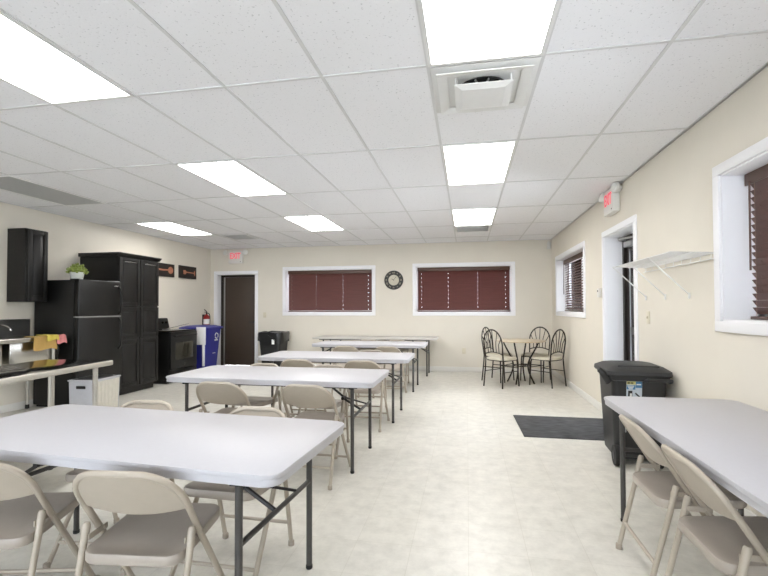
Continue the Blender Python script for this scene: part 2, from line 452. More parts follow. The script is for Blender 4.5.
for k, (a, b_, c_, d_) in enumerate(FILL_WINDOWS):  # added windows out of view, there only to let in fill daylight
    root = struct(bpy.data.objects.new('window_%d' % (5 + k), None)); COL.objects.link(root)
    f = MB()
    for (p, q, r_, s_) in ((a - TW, b_ + TW, d_, d_ + TW), (a - TW, b_ + TW, c_ - TW, c_), (a - TW, a, c_, d_), (b_, b_ + TW, c_, d_)): f.b(p, q, YF, YF + 0.018, r_, s_, 0.003)
    f.build('casing', 'white', root)
    f = MB()
    for (p, q, r_, s_) in ((a, b_, d_ - 0.05, d_), (a, b_, c_, c_ + 0.05), (a, a + 0.05, c_ + 0.05, d_ - 0.05), (b_ - 0.05, b_, c_ + 0.05, d_ - 0.05), ((a + b_) / 2 - 0.03, (a + b_) / 2 + 0.03, c_ + 0.05, d_ - 0.05)): f.b(p, q, YF - 0.25, YF - 0.2, r_, s_)
    f.build('sash', 'white', root)
    MB().b(a, b_, YF - 0.226, YF - 0.222, c_, d_).build('glass', 'glass', root)

# back door
root = struct(bpy.data.objects.new('door_1', None)); COL.objects.link(root)
a0, a1, z0, z1 = D1; i0, i1, j0, j1 = inner(D1, True)
f = MB()
wb(f, 'back', a0, a1, -0.018, 0, j1, z1, 0.003); wb(f, 'back', a0, i0, -0.018, 0, 0, j1, 0.003); wb(f, 'back', i1, a1, -0.018, 0, 0, j1, 0.003)
f.build('casing', 'white', root)
f = MB(); wb(f, 'back', i0, i0 + 0.012, -0.002, 0.29, 0, j1); wb(f, 'back', i1 - 0.012, i1, -0.002, 0.29, 0, j1); wb(f, 'back', i0, i1, -0.002, 0.29, j1 - 0.012, j1)
f.build('jamb_liner', 'white', root)
DD = 0.15
f = MB(); wb(f, 'back', i0 + 0.012, i0 + 0.085, DD, DD + 0.1, 0, j1 - 0.012); wb(f, 'back', i1 - 0.03, i1 - 0.012, DD, DD + 0.1, 0, j1 - 0.012); wb(f, 'back', i0, i1, DD, DD + 0.1, j1 - 0.06, j1 - 0.012)
f.build('door_frame', 'door_frame', root)
f = MB(); wb(f, 'back', i0 + 0.085, i0 + 0.105, DD - 0.004, DD + 0.03, 0.01, j1 - 0.06); f.build('weather_strip', 'alum', root)
f = MB(); wb(f, 'back', i0 + 0.105, i1 - 0.03, DD + 0.02, DD + 0.065, 0.008, j1 - 0.062, 0.003); f.build('door_panel', 'door', root)
f = MB(); f.cyl((i1 - 0.10, YB + DD + 0.022, 0.98), (i1 - 0.10, YB + DD - 0.03, 0.98), 0.018); f.tube([(i1 - 0.10, YB + DD - 0.03, 0.98), (i1 - 0.21, YB + DD - 0.035, 0.98)], 0.009)
f.build('door_handle', 'bracket', root)

# right-hand glazed door in its deep recess
root = struct(bpy.data.objects.new('door_2', None)); COL.objects.link(root)
a0, a1, z0, z1 = D2; i0, i1, j0, j1 = inner(D2, True)
f = MB()
wb(f, 'right', a0, a1, -0.018, 0, j1, z1, 0.003); wb(f, 'right', a0, i0, -0.018, 0, 0, j1, 0.003); wb(f, 'right', i1, a1, -0.018, 0, 0, j1, 0.003)
f.build('casing', 'white', root)
f = MB(); wb(f, 'right', i0, i0 + 0.012, -0.002, 0.29, 0, j1); wb(f, 'right', i1 - 0.012, i1, -0.002, 0.29, 0, j1); wb(f, 'right', i0, i1, -0.002, 0.29, j1 - 0.012, j1)
f.build('jamb_liner', 'white', root)
DD = 0.19
f = MB(); wb(f, 'right', i1 - 0.065, i1 - 0.012, DD, DD + 0.1, 0, j1 - 0.012); wb(f, 'right', i0 + 0.012, i0 + 0.065, DD, DD + 0.1, 0, j1 - 0.012); wb(f, 'right', i0, i1, DD, DD + 0.1, j1 - 0.07, j1 - 0.012)
f.build('door_frame', 'door_frame', root)
f = MB(); wb(f, 'right', i1 - 0.17, i1 - 0.068, DD + 0.03, DD + 0.075, 0.01, j1 - 0.072); wb(f, 'right', i0 + 0.068, i0 + 0.17, DD + 0.03, DD + 0.075, 0.01, j1 - 0.072)
wb(f, 'right', i0 + 0.17, i1 - 0.17, DD + 0.03, DD + 0.075, j1 - 0.18, j1 - 0.072); wb(f, 'right', i0 + 0.17, i1 - 0.17, DD + 0.03, DD + 0.075, 0.01, 0.22)
wb(f, 'right', i0 + 0.17, i1 - 0.17, DD + 0.03, DD + 0.075, 0.98, 1.06)
f.build('door_leaf', 'door_frame', root)
f = MB(); wb(f, 'right', i0 + 0.17, i1 - 0.17, DD + 0.05, DD + 0.056, 0.22, j1 - 0.18); f.build('glass', 'glass', root)
f = MB(); wb(f, 'right', i1 - 0.38, i1 - 0.16, DD - 0.035, DD + 0.028, j1 - 0.15, j1 - 0.085, 0.008)
f.tube([(XR + DD - 0.03, i1 - 0.2, j1 - 0.075), (XR + DD - 0.13, i1 - 0.3, j1 - 0.068), (XR + DD - 0.01, i1 - 0.42, j1 - 0.06)], 0.012)
f.build('door_closer', 'alum', root)
f = MB(); wb(f, 'right', i1 - 0.185, i1 - 0.172, DD + 0.02, DD + 0.03, 0.2, j1 - 0.17); f.build('glazing_bead', 'alum', root)

# ------------------------------------------------------------------ ceiling lights
def ceiling_light(i, j, label, tube='panel_near'):
    x0, y0 = GX + i * TX, GY + j * TY; x1, y1 = x0 + TX, y0 + TY
    t = thing('ceiling_light', label, 'ceiling light', ((x0 + x1) / 2, (y0 + y1) / 2, C), 0, 'two by four ceiling lights')
    w, d = TX / 2, TY / 2
    f = MB()
    for (a, b_, c_, e) in ((-w, -w + 0.022, -d, d), (w - 0.022, w, -d, d), (-w + 0.022, w - 0.022, -d, -d + 0.022), (-w + 0.022, w - 0.022, d - 0.022, d)):
        f.b(a, b_, c_, e, -0.008, 0.001)
    f.build('frame', 'vent', t)
    MB().b(-w + 0.022, w - 0.022, -d + 0.022, d - 0.022, -0.004, 0.001).build('diffuser', tube, t)
ceiling_light(0, -1, 'large lit panel light at the top edge just above the big square vent')
ceiling_light(0, 1, 'lit panel light second from the viewer in the right hand row', 'panel_mid')
ceiling_light(0, 3, 'lit panel light farthest away in the right hand row', 'panel_far')
ceiling_light(-4, -1, 'large lit panel light cut off by the left edge of the ceiling')
ceiling_light(-4, 1, 'lit panel light in the middle of the left hand row', 'panel_mid')
ceiling_light(-4, 3, 'lit panel light farthest away in the left hand row, near the first back window', 'panel_far')
ceiling_light(-8, 3, 'lit panel light above the tall black cupboard and cooker', 'panel_kitchen')
ceiling_light(-8, 1, 'unlit grey panel light above the black wall cabinet', 'offpanel')

# ------------------------------------------------------------------ ceiling vents
cx, cy = GX + 0.305, GY + 0.31
t = thing('ceiling_vent', 'large square white air diffuser next to the nearest right hand panel light', 'vent', (cx, cy, C))
MB().b(-0.295, 0.295, -0.29, 0.29, -0.006, 0.001, 0.002).build('backing_plate', 'vent', t)
MB().lathe([(0.15, -0.012), (0.15, -0.006)], 28).build('duct_opening', 'duct', t)
f = MB()
for k in range(6):
    a = pi * k / 6 + 0.2
    f.tube([(0.145 * cos(a), 0.145 * sin(a), -0.018), (-0.145 * cos(a), -0.145 * sin(a), -0.018)], 0.006, 6)
f.build('damper_blade', 'alum', t)
def sq_cone(mb, r0, z0, r1, z1, th=0.004):
    prof = [(r0, z0), (r1, z1), (r1, z1 - th), (r0, z0 - th)]
    for k in range(4):
        R = Matrix.Rotation(k * pi / 2, 4, 'Z')
        vs = []
        for (r, z) in prof: vs.append([mb.bm.verts.new(R @ Vector((r, -r, z))), mb.bm.verts.new(R @ Vector((r, r, z)))])
        for q in range(4): mb.bm.faces.new((vs[q][0], vs[q][1], vs[(q + 1) % 4][1], vs[(q + 1) % 4][0]))
    return mb
sq_cone(MB(), 0.262, -0.026, 0.205, -0.012).build('outer_cone', 'vent', t)
f = sq_cone(MB(), 0.165, -0.046, 0.12, -0.060)
f.b(-0.122, 0.122, -0.122, 0.122, -0.064, -0.058)
f.build('centre_plate', 'vent', t)
for sx in (-1, 1):
    for sy in (-1, 1):
        MB().tube([(sx * 0.155, sy * 0.155, -0.048), (sx * 0.155, sy * 0.155, -0.004)], 0.005, 6).build('hanger', 'vent', t)

def slot_vent(x, y, w, d, label):
    t = thing('ceiling_vent', label, 'vent', (x, y, C))
    f = MB(); f.b(-w / 2, w / 2, -d / 2, -d / 2 + 0.03, -0.016, 0); f.b(-w / 2, w / 2, d / 2 - 0.03, d / 2, -0.016, 0)
    f.b(-w / 2, -w / 2 + 0.03, -d / 2 + 0.03, d / 2 - 0.03, -0.016, 0); f.b(w / 2 - 0.03, w / 2, -d / 2 + 0.03, d / 2 - 0.03, -0.016, 0)
    f.build('frame', 'vent', t)
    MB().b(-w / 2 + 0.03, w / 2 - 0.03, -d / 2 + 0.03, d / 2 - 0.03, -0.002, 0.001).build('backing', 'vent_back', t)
    n = 6
    for k in range(n):
        yy = -d / 2 + 0.03 + (d - 0.06) * (k + 0.5) / n
        MB().box((0, yy, -0.012), (w - 0.06, 0.05, 0.004), rot=Matrix.Rotation(RAD(35), 4, 'X')).build('blade', 'vent', t)
slot_vent(GX + 0.305, GY + 4 * TY + 0.30, 0.58, 0.52, 'flat white ceiling vent beyond the farthest right hand panel light')
slot_vent(-4.13, 7.62, 0.5, 0.5, 'flat white ceiling vent near the exit sign over the brown door')

# ------------------------------------------------------------------ blinds
def blind(side, w, depth, tilt, label, mslat, spacing=0.044, sw=0.05, z_lift=0.008, face=1):
    i0, i1, j0, j1 = inner(w); i0 += 0.03; i1 -= 0.03
    mid = (i0 + i1) / 2; L = i1 - i0
    top = j1 - 0.014
    loc = (mid, YB + depth, top) if side == 'back' else (XR + depth, mid, top)
    t = thing('venetian_blind', label, 'blind', loc, 0 if side == 'back' else -pi / 2, 'wooden window blinds')
    # local: x along the window, y towards the outside, z down from the top
    MB().b(-L / 2, L / 2, -0.045, -0.030, -0.075, 0, 0.003).build('valance', 'valance', t)
    MB().b(-L / 2 + 0.01, L / 2 - 0.01, -0.028, 0.028, -0.05, -0.002).build('headrail', 'valance', t)
    H = top - (j0 + 0.012 + z_lift)
    n = int(round((H - 0.09) / spacing)); spacing = (H - 0.09) / n
    holes = [-L / 2 + 0.08, -L / 2 + L * 0.34, L / 2 - L * 0.34, L / 2 - 0.08]
    f = MB(); R = Matrix.Rotation(tilt, 4, 'X')
    for k in range(n):
        z = -0.085 - k * spacing
        for (c, wd) in ((-sw / 2 + sw * 0.18, sw * 0.36), (sw / 2 - sw * 0.18, sw * 0.36)):
            p = R @ Vector((0, c, 0)); f.box((0, p.y, z + p.z), (L - 0.01, wd, 0.003), rot=R)
        xs = [-L / 2 + 0.005] + ([v for hh in holes for v in (hh - 0.002, hh + 0.002)] if k % 2 else []) + [L / 2 - 0.005]
        for q in range(0, len(xs), 2):
            f.box(((xs[q] + xs[q + 1]) / 2, 0, z), (xs[q + 1] - xs[q], sw * 0.28, 0.003), rot=R)
    f.build('slats', mslat, t)
    zb = -0.085 - n * spacing
    MB().b(-L / 2, L / 2, -0.026, 0.026, zb - 0.012, zb + 0.008, 0.004).build('bottom_rail', 'valance', t)
    for hh in holes:
        f = MB()
        for yy in (-0.028, 0.028): f.tube([(hh - 0.010, yy, -0.06), (hh - 0.010, yy, zb)], 0.0012, 5)
        f.build('ladder_cord', 'cord', t)
    MB().tube([(-L / 2 + 0.06, -0.05, -0.06), (-L / 2 + 0.06, -0.052, -0.42 if side == 'back' else -0.62)], 0.006, 8).build('tilt_wand', 'valance', t)
    return t
blind('back', W1, 0.10, RAD(72), 'mahogany slatted blind in the back window left of the wall clock', 'blind')
blind('back', W2, 0.10, RAD(62), 'mahogany slatted blind in the back window right of the wall clock', 'blind')
blind('right', W3, 0.15, RAD(30), 'half open brown slatted blind in the side window behind the bistro chairs', 'blind_side')
blind('right', W4, 0.165, RAD(-55), 'brown slatted blind in the near side window above the right hand folding table', 'blind_side')

# ------------------------------------------------------------------ folding tables
def build_table(L, D, H, top_mat='plastic_top', th=0.045, inset=0.18, leg_span=None):
    def f_(t):
        f = MB()
        f.prism(rrect(L, D, 0.055), 'z', H - 0.018, H, 0.006)
        f.prism(rrect(L - 0.012, D - 0.012, 0.05), 'z', H - th, H - 0.016, 0.004)
        f.build('tabletop', top_mat, t)
        ls = leg_span or (D - 0.13)
        zc = H * 0.60
        for s in (-1, 1):
            x = s * (L / 2 - inset)
            for sy in (-1, 1):
                lg = MB().cyl((x, sy * ls / 2, 0.014), (x, sy * ls / 2, H - th), 0.0145, 14).build('leg', 'table_leg', t)
                MB().lathe([(0.014, 0), (0.0165, 0.003), (0.0165, 0.018), (0.0145, 0.02)], 14, (x, sy * ls / 2, 0)).build('foot_cap', 'rubber', lg)
            MB().cyl((x, -ls / 2, zc), (x, ls / 2, zc), 0.0115, 10).build('crossbar', 'table_leg', t)
            MB().b(x - 0.02, x + 0.02, -ls / 2 - 0.03, ls / 2 + 0.03, H - th - 0.018, H - th + 0.002).build('leg_bracket', 'bracket', t)
            xi = x - s * 0.34
            br = MB().tube([(x, -0.03, zc), (x - s * 0.17, -0.03, zc + 0.10)], 0.010, 8).tube([(x - s * 0.14, -0.012, zc + 0.085), (xi, -0.012, H - th - 0.004)], 0.010, 8)
            br.cyl((x - s * 0.155, -0.05, zc + 0.092), (x - s * 0.155, 0.01, zc + 0.092), 0.014, 10)
            br.build('folding_brace', 'bracket', t)
            MB().tube([(x - s * 0.155, 0.004, zc + 0.092), (x, 0.16, zc + 0.012)], 0.007, 8).build('brace_strut', 'bracket', t)
        f = MB()
        for sy in (-1, 1): f.b(-L / 2 + 0.14, L / 2 - 0.14, sy * (D / 2 - 0.07) - 0.012, sy * (D / 2 - 0.07) + 0.012, H - th - 0.016, H - th + 0.002)
        f.build('apron_rail', 'bracket', t)
    return f_
TH = 0.722
TG = 'white plastic folding tables'
tb = thing('folding_table', 'white folding table nearest the viewer, at the lower left', 'table', (-1.525, 1.872, 0), RAD(-3.6), TG)
build_table(1.81, 0.76, TH)(tb)
dup(tb, (-1.615, 3.735, 0), RAD(-0.4), 'second white folding table from the viewer in the left hand row')
dup(tb, (-1.550, 5.285, 0), 0, 'third white folding table from the viewer in the left hand row')
dup(tb, (-1.545, 7.155, 0), 0, 'fourth white folding table, just before the long grey table')
dup(tb, (1.238, 2.215, 0), RAD(90), 'white folding table along the right hand wall below the near side window')
t5 = thing('folding_table', 'long grey folding table at the back, nearest the back wall', 'table', (-1.77, 8.67, 0))
build_table(2.44, 0.74, 0.718, 'laminate', 0.03, 0.2, 0.46)(t5)

# ------------------------------------------------------------------ folding chairs
def build_chair(t):
    # faces +y; origin on the floor under the seat centre; the hoop is one straight leaning plane
    r = 0.0125; hw = 0.200; ZT = 0.731; RR = 0.125; LEAN = 0.65
    yl = lambda z: 0.265 - LEAN * z
    path = [Vector((-hw - 0.008, yl(0.012), 0.012)), Vector((-hw, yl(0.45), 0.45))]
    for k in range(0, 11):
        a = pi / 2 * k / 10
        x = -(hw - RR) - RR * cos(a); z = ZT - RR + RR * sin(a)
        path.append(Vector((x, yl(z) - 0.016 * (1 - (x / hw) ** 2), z)))
    path += [Vector((-p[0], p[1], p[2])) for p in reversed(path)]
    MB().tube(path, r, 10).build('frame', 'chair', t)
    cap = [(0.013, 0), (0.0165, 0.002), (0.0165, 0.025), (0.013, 0.03)]
    for s in (-1, 1):
        xo = hw + 0.004
        lg = MB().tube([(s * xo, -0.093, 0.502), (s * xo, -0.095, 0.492), (s * xo, -0.116, 0.40), (s * (xo - 0.006), -0.212, 0.012)], [0.010, 0.0145, 0.0125, 0.0125], 10).build('rear_leg', 'chair', t)
        MB().lathe(cap, 12, (s * (xo - 0.006), -0.212, 0)).build('foot_cap', 'chair_foot', lg)
        MB().lathe(cap, 12, (s * (hw + 0.008), yl(0.0), 0)).build('foot_cap', 'chair_foot', t)
        MB().box((s * (hw - 0.016), -0.06, 0.455), (0.006, 0.10, 0.022), 0.002).cyl((s * (hw - 0.022), -0.03, 0.455), (s * (hw + 0.018), -0.03, 0.455), 0.006, 8).build('hinge_link', 'chair', t)
    MB().cyl((-hw - 0.005, yl(0.10), 0.10), (hw + 0.005, yl(0.10), 0.10), 0.009, 10).build('front_crossbar', 'chair', t)
    MB().cyl((-hw - 0.002, -0.180, 0.14), (hw + 0.002, -0.180, 0.14), 0.009, 10).build('rear_crossbar', 'chair', t)
    # seat pan: shallow dish with a deep turned down lip
    w, d, c0 = 0.372, 0.375, 0.028
    out = rrect(w, d, 0.055, 6, 0, c0)
    f = MB(); bm = f.bm
    zs = lambda y, dz: 0.436 + dz + 0.014 * (y - c0) / 0.19
    lay = [(0.985, -0.038), (1.0, -0.032), (1.0, -0.008), (0.985, -0.001), (0.95, 0.0), (0.86, -0.006), (0.5, -0.010)]
    rings = [[bm.verts.new((x * k, c0 + (y - c0) * k, zs(c0 + (y - c0) * k, dz))) for x, y in out] for (k, dz) in lay]
    n = len(out)
    for A, B in zip(rings[:-1], rings[1:]):
        for k in range(n): bm.faces.new((A[k], A[(k + 1) % n], B[(k + 1) % n], B[k]))
    bm.faces.new(rings[-1]); bm.faces.new(rings[0][::-1])
    f.build('seat', 'chair_seat', t)
    # backrest panel filling the top of the hoop
    def back(u, v):
        x = (u - 0.5) * 2; xm = hw - 0.004; ax = abs(x) * xm
        z0 = 0.578 - 0.026 * (1 - x * x)
        zt_ = ZT - 0.004 if ax < hw - RR else ZT - 0.004 - RR + RR * math.sqrt(max(0, 1 - ((ax - (hw - RR)) / (RR + 0.003)) ** 2))
        z = z0 + (zt_ - z0) * v
        return (x * xm, yl(z) - 0.026 * (1 - x * x), z)
    MB().grid(back, 24, 8, 0.007).build('backrest', 'chair', t)

def put(proto, x, y, deg, label, group):
    if proto['label'] == '':
        proto.location = (x, y, 0); proto.rotation_euler = (0, 0, RAD(deg)); proto['label'] = label; proto['group'] = group; return proto
    r = dup(proto, (x, y, 0), RAD(deg), label); r['group'] = group
    return r
ch = thing('folding_chair', '', 'chair')
build_chair(ch)
CG = 'beige metal folding chairs'
CHAIRS = [
    (-1.205, 1.56, 6, 'beige folding chair in front of the nearest left table, back to the viewer, seen whole'),
    (-1.875, 1.545, 13, 'beige folding chair in the lower left corner, cut off by the photo edge'),
    (-1.88, 2.18, 184, 'beige folding chair behind the nearest left table, at its far left end, facing the viewer'),
    (-1.155, 2.12, 179, 'beige folding chair behind the nearest left table, towards its right end, facing the viewer'),
    (-1.87, 3.31, 0, 'beige folding chair on the near side of the second left table, left of the pair'),
    (-1.16, 3.30, -2, 'beige folding chair on the near side of the second left table, right of the pair'),
    (-2.00, 3.97, 180, 'beige folding chair on the far side of the second left table, left of the pair'),
    (-1.33, 3.975, 181, 'beige folding chair on the far side of the second left table, right of the pair'),
    (-1.83, 4.80, 2, 'beige folding chair on the near side of the third left table, left of the pair'),
    (-1.10, 4.80, 0, 'beige folding chair on the near side of the third left table, right of the pair'),
    (-1.24, 5.525, 180, 'beige folding chair on the far side of the third left table'),
    (-1.75, 6.50, 0, 'beige folding chair on the near side of the fourth left table, left of the pair'),
    (-1.13, 6.50, 0, 'beige folding chair on the near side of the fourth left table, right of the pair'),
    (-1.70, 7.395, 180, 'beige folding chair between the fourth table and the long grey table, left of the pair'),
    (-1.19, 7.395, 180, 'beige folding chair between the fourth table and the long grey table, right of the pair'),
    (1.006, 2.41, -90, 'beige folding chair at the right hand table, nearer the wheeled bin'),
    (1.006, 1.895, -90, 'beige folding chair in the lower right corner, cut off by the photo edge'),
]
for (x, y, a, lb) in CHAIRS: put(ch, x, y, a, lb, CG)

# ------------------------------------------------------------------ bistro set
TCX, TCY = 0.90, 7.98
t = thing('bistro_table', 'small round tan topped table with dark iron legs in the back right corner', 'table', (TCX, TCY, 0))
MB().lathe([(0.0, 0.712), (0.40, 0.712), (0.415, 0.716), (0.415, 0.730), (0.40, 0.735), (0.0, 0.735)], 40).build('tabletop', 'table_wood', t)
for k in range(4):
    a = pi / 4 + k * pi / 2 + 0.35
    pr = [(0.31, 0.712), (0.27, 0.62), (0.19, 0.48), (0.140, 0.38), (0.125, 0.30), (0.14, 0.20), (0.19, 0.09), (0.235, 0.0)]
    MB().tube(smooth_path([(r_ * cos(a), r_ * sin(a), z) for r_, z in pr], 2), 0.0135, 8).build('leg', 'iron', t)
MB().tube([(0.132 * cos(2 * pi * k / 16), 0.132 * sin(2 * pi * k / 16), 0.30) for k in range(16)], 0.009, 6, closed=True).build('collar', 'iron', t)

def build_bistro(t):
    # faces +y, back at y=-0.2
    r = 0.0115; w = 0.175
    path = [(-w - 0.015, -0.235, 0.0), (-w - 0.005, -0.205, 0.30), (-w, -0.195, 0.45)]
    for k in range(0, 17):
        a = pi - pi * k / 16
        z = 0.70 + 0.235 * sin(a)
        path.append(((w + 0.012) * cos(a), -0.195 - (z - 0.45) * 0.13, z))
    path += [(w, -0.195, 0.45), (w + 0.005, -0.205, 0.30), (w + 0.015, -0.235, 0.0)]
    hoop = [p for p in path if p[2] >= 0.449]
    MB().tube(hoop, r, 8).build('back_hoop', 'iron', t)
    for s in (-1, 1):
        MB().tube([(s * w, -0.195, 0.455), (s * (w + 0.005), -0.205, 0.30), (s * (w + 0.015), -0.235, 0.0)], r, 8).build('leg', 'iron', t)
        MB().tube(smooth_path([(s * (w - 0.005), 0.16, 0.44), (s * (w + 0.0), 0.175, 0.38), (s * (w + 0.01), 0.195, 0.0)], 1), r, 8).build('leg', 'iron', t)
        MB().tube([(s * (w + 0.008), -0.212, 0.25), (s * (w + 0.006), 0.182, 0.25)], 0.007, 6).build('side_stretcher', 'iron', t)
    MB().tube([(-w - 0.004, 0.182, 0.30), (w + 0.004, 0.182, 0.30)], 0.007, 6).build('front_stretcher', 'iron', t)
    MB().prism(rrect(0.37, 0.38, 0.07, 6, 0, -0.01), 'z', 0.425, 0.438).build('seat_frame', 'iron', t)
    f = MB(); f.prism(rrect(0.385, 0.385, 0.08, 8, 0, -0.005), 'z', 0.438, 0.475, 0.014); f.build('cushion', 'cushion', t)
    f = MB()
    lo = []
    for k in range(9):
        x = -w + 2 * w * k / 8; z = 0.535 + 0.035 * (1 - (x / w) ** 2)
        lo.append((x, -0.195 - (z - 0.45) * 0.13, z))
    MB().tube(lo, 0.009, 6).build('lower_arch', 'iron', t)
    for k in range(5):
        u = (k - 2) / 2
        x0 = u * w * 0.62; z0 = 0.535 + 0.035 * (1 - (x0 / w) ** 2)
        a = pi / 2 - u * 1.12
        x2 = (w + 0.012) * cos(a); z2 = 0.70 + 0.235 * sin(a)
        pts = [(x0, 0, z0), (x0 * 1.02, 0, z0 + 0.14), (x2 * 0.75 + x0 * 0.1, 0, z2 - 0.12 + 0.05 * abs(u)), (x2, 0, z2)]
        pts = [(p[0], -0.195 - (p[2] - 0.45) * 0.13, p[2]) for p in pts]
        MB().tube(smooth_path(pts, 2), 0.0065, 6).build('spindle', 'iron', t)
bc = thing('bistro_chair', '', 'chair')
build_bistro(bc)
def face(bx, by, off=0.0):
    # back-centre position -> origin and rotation looking at the table
    d = Vector((TCX - bx, TCY - by)); a = math.atan2(d.y, d.x) + off
    u = Vector((cos(a), sin(a)))
    return bx + u.x * 0.2, by + u.y * 0.2, math.degrees(a) - 90
for (bx, by, off, lb) in (
    (0.43, 7.47, 0.0, 'iron bistro chair on the near left side of the small round table'),
    (1.435, 7.65, -0.22, 'iron bistro chair on the near right side of the small round table'),
    (0.38, 8.28, 0.0, 'iron bistro chair on the far left side of the small round table'),
    (1.28, 8.46, 0.15, 'iron bistro chair on the far right side of the small round table, in the corner')):
    x, y, a = face(bx, by, off); put(bc, x, y, a, lb, 'fan backed iron bistro chairs')

# ------------------------------------------------------------------ floor mat
o = MB().prism([(0.555, 4.665), (1.60, 4.665), (1.60, 5.56), (0.535, 5.56)], 'z', 0.0, 0.009, 0.003).build('door_mat', 'mat')
tag(o, 'dark charcoal entrance mat lying on the floor by the side door', 'mat')

# ------------------------------------------------------------------ kitchen: cabinets
def panel_door(t, x, y0, y1, z0, z1, m='black_wood', split=None):
    d = MB().b(x, x + 0.018, y0, y1, z0, z1, 0.003).build('door', m, t)
    fields = [(z0, z1)] if not split else [(z0, split - 0.012), (split + 0.012, z1)]
    for (a, b_) in fields:
        f = MB(); e = 0.055
        f.b(x + 0.017, x + 0.026, y0 + 0.002, y0 + e, a + 0.002, b_ - 0.002, 0.003); f.b(x + 0.017, x + 0.026, y1 - e, y1 - 0.002, a + 0.002, b_ - 0.002, 0.003)
        f.b(x + 0.017, x + 0.0258, y0 + e, y1 - e, a + 0.002, a + e, 0.003); f.b(x + 0.017, x + 0.0258, y0 + e, y1 - e, b_ - e, b_ - 0.002, 0.003)
        f.build('door_frame', m, d)
        if (y1 - y0) > 0.16: MB().b(x + 0.017, x + 0.023, y0 + e + 0.018, y1 - e - 0.018, a + e + 0.018, b_ - e - 0.018, 0.005).build('raised_panel', m, d)
    return d
t = thing('wall_cabinet', 'narrow black wall cabinet hung on the left wall above the sink counter', 'cabinet', (XL, 4.78, 1.384))
MB().b(0, 0.27, -0.145, 0.145, 0, 0.925, 0.002).build('body', 'black_wood', t)
panel_door(t, 0.2705, -0.128, 0.143, 0.006, 0.919)

PX0, PX1 = XL, -5.02
t = thing('pantry_cupboard', 'tall black two door pantry cupboard between the fridge and the cooker', 'cupboard', (XL, 6.14, 0))
MB().b(0, PX1 - XL - 0.02, -0.43, 0.43, 0.10, 2.07, 0.002).build('body', 'black_wood', t)
MB().b(0, PX1 - XL - 0.08, -0.42, 0.42, 0.0, 0.10).build('plinth', 'black_wood', t)
f = MB()
f.prism([(-0.47, -0.0), (-0.44, -0.0), (0.44, -0.0), (0.47, -0.0)][:0] or [(0, 2.07), (PX1 - XL - 0.015, 2.07), (PX1 - XL + 0.03, 2.115), (PX1 - XL + 0.03, 2.125), (0, 2.125)], 'y', -0.465, 0.465, 0.003)
f.build('crown_moulding', 'black_wood', t)
xf = PX1 - XL - 0.019
for s in (-1, 1):
    y0, y1 = (-0.425, -0.006) if s < 0 else (0.006, 0.425)
    panel_door(t, xf, y0, y1, 1.335, 2.055)
    panel_door(t, xf, y0, y1, 0.115, 1.315, split=0.84)
    MB().b(xf + 0.026, xf + 0.034, y0 + 0.09, y1 - 0.09, 1.99, 2.003, 0.003).build('pull', 'chrome', t)

# fridge
t = thing('fridge', 'black top freezer fridge standing left of the tall pantry cupboard', 'fridge', (XL, 5.335, 0))
FD = -5.045 - XL
MB().b(0.03, FD, -0.36, 0.36, 0.03, 1.675, 0.006).build('body', 'fridge', t)
MB().b(0.06, FD + 0.02, -0.34, 0.34, 0.0, 0.09).build('kick_grille', 'rubber', t)
fr = MB().b(FD + 0.006, FD + 0.078, -0.36, 0.36, 1.195, 1.683, 0.012, 3).build('freezer_door', 'fridge', t)
MB().b(FD + 0.077, FD + 0.080, 0.235, 0.315, 1.612, 1.626, 0.001).build('badge', 'chrome', fr)
lr = MB().b(FD + 0.006, FD + 0.078, -0.36, 0.36, 0.095, 1.178, 0.012, 3).build('lower_door', 'fridge', t)
MB().b(FD - 0.004, FD + 0.074, -0.36, 0.36, 1.179, 1.194).build('door_gap_trim', 'alum', t)
MB().tube(smooth_path([(FD + 0.076, 0.315, 1.60), (FD + 0.115, 0.315, 1.56), (FD + 0.125, 0.315, 1.40), (FD + 0.115, 0.315, 1.25), (FD + 0.076, 0.315, 1.22)], 2), 0.014, 8).build('handle', 'black', fr)
MB().tube(smooth_path([(FD + 0.076, 0.315, 1.16), (FD + 0.115, 0.315, 1.12), (FD + 0.125, 0.315, 0.90), (FD + 0.115, 0.315, 0.76), (FD + 0.076, 0.315, 0.72)], 2), 0.014, 8).build('handle', 'black', lr)
MB().b(FD - 0.09, FD + 0.06, 0.27, 0.35, 1.68, 1.695, 0.003).build('hinge_cover', 'alum', t)
MB().b(FD - 0.07, FD + 0.06, -0.355, -0.325, 1.673, 1.69, 0.003).build('hinge_cover', 'black', t)

# potted succulent on the fridge
t = thing('potted_plant', 'small green succulent in a white pot on top of the fridge', 'plant', (-5.14, 5.115, 1.676))
MB().lathe([(0.0, 0), (0.062, 0), (0.066, 0.004), (0.085, 0.10), (0.085, 0.108), (0.078, 0.108), (0.074, 0.095), (0.0, 0.095)], 24).build('pot', 'pot', t)
MB().lathe([(0.0, 0.095), (0.073, 0.095), (0.06, 0.104), (0.0, 0.106)], 20).build('soil', 'soil', t)
f = MB()
for k in range(90):
    a = random.uniform(0, 2 * pi); e = math.acos(random.uniform(0.0, 1)); rad = random.uniform(0.06, 0.115)
    d = Vector((sin(e) * cos(a), sin(e) * sin(a), cos(e) * 1.0)); p = Vector((0, 0, 0.10)) + d * rad
    q = d.normalized().to_track_quat('Z', 'Y').to_matrix().to_4x4()
    f.lathe([(0.001, -0.022), (0.012, -0.010), (0.018, 0.006), (0.010, 0.020), (0.001, 0.026)], 6, p, q)
f.build('foliage', 'leaf', t)

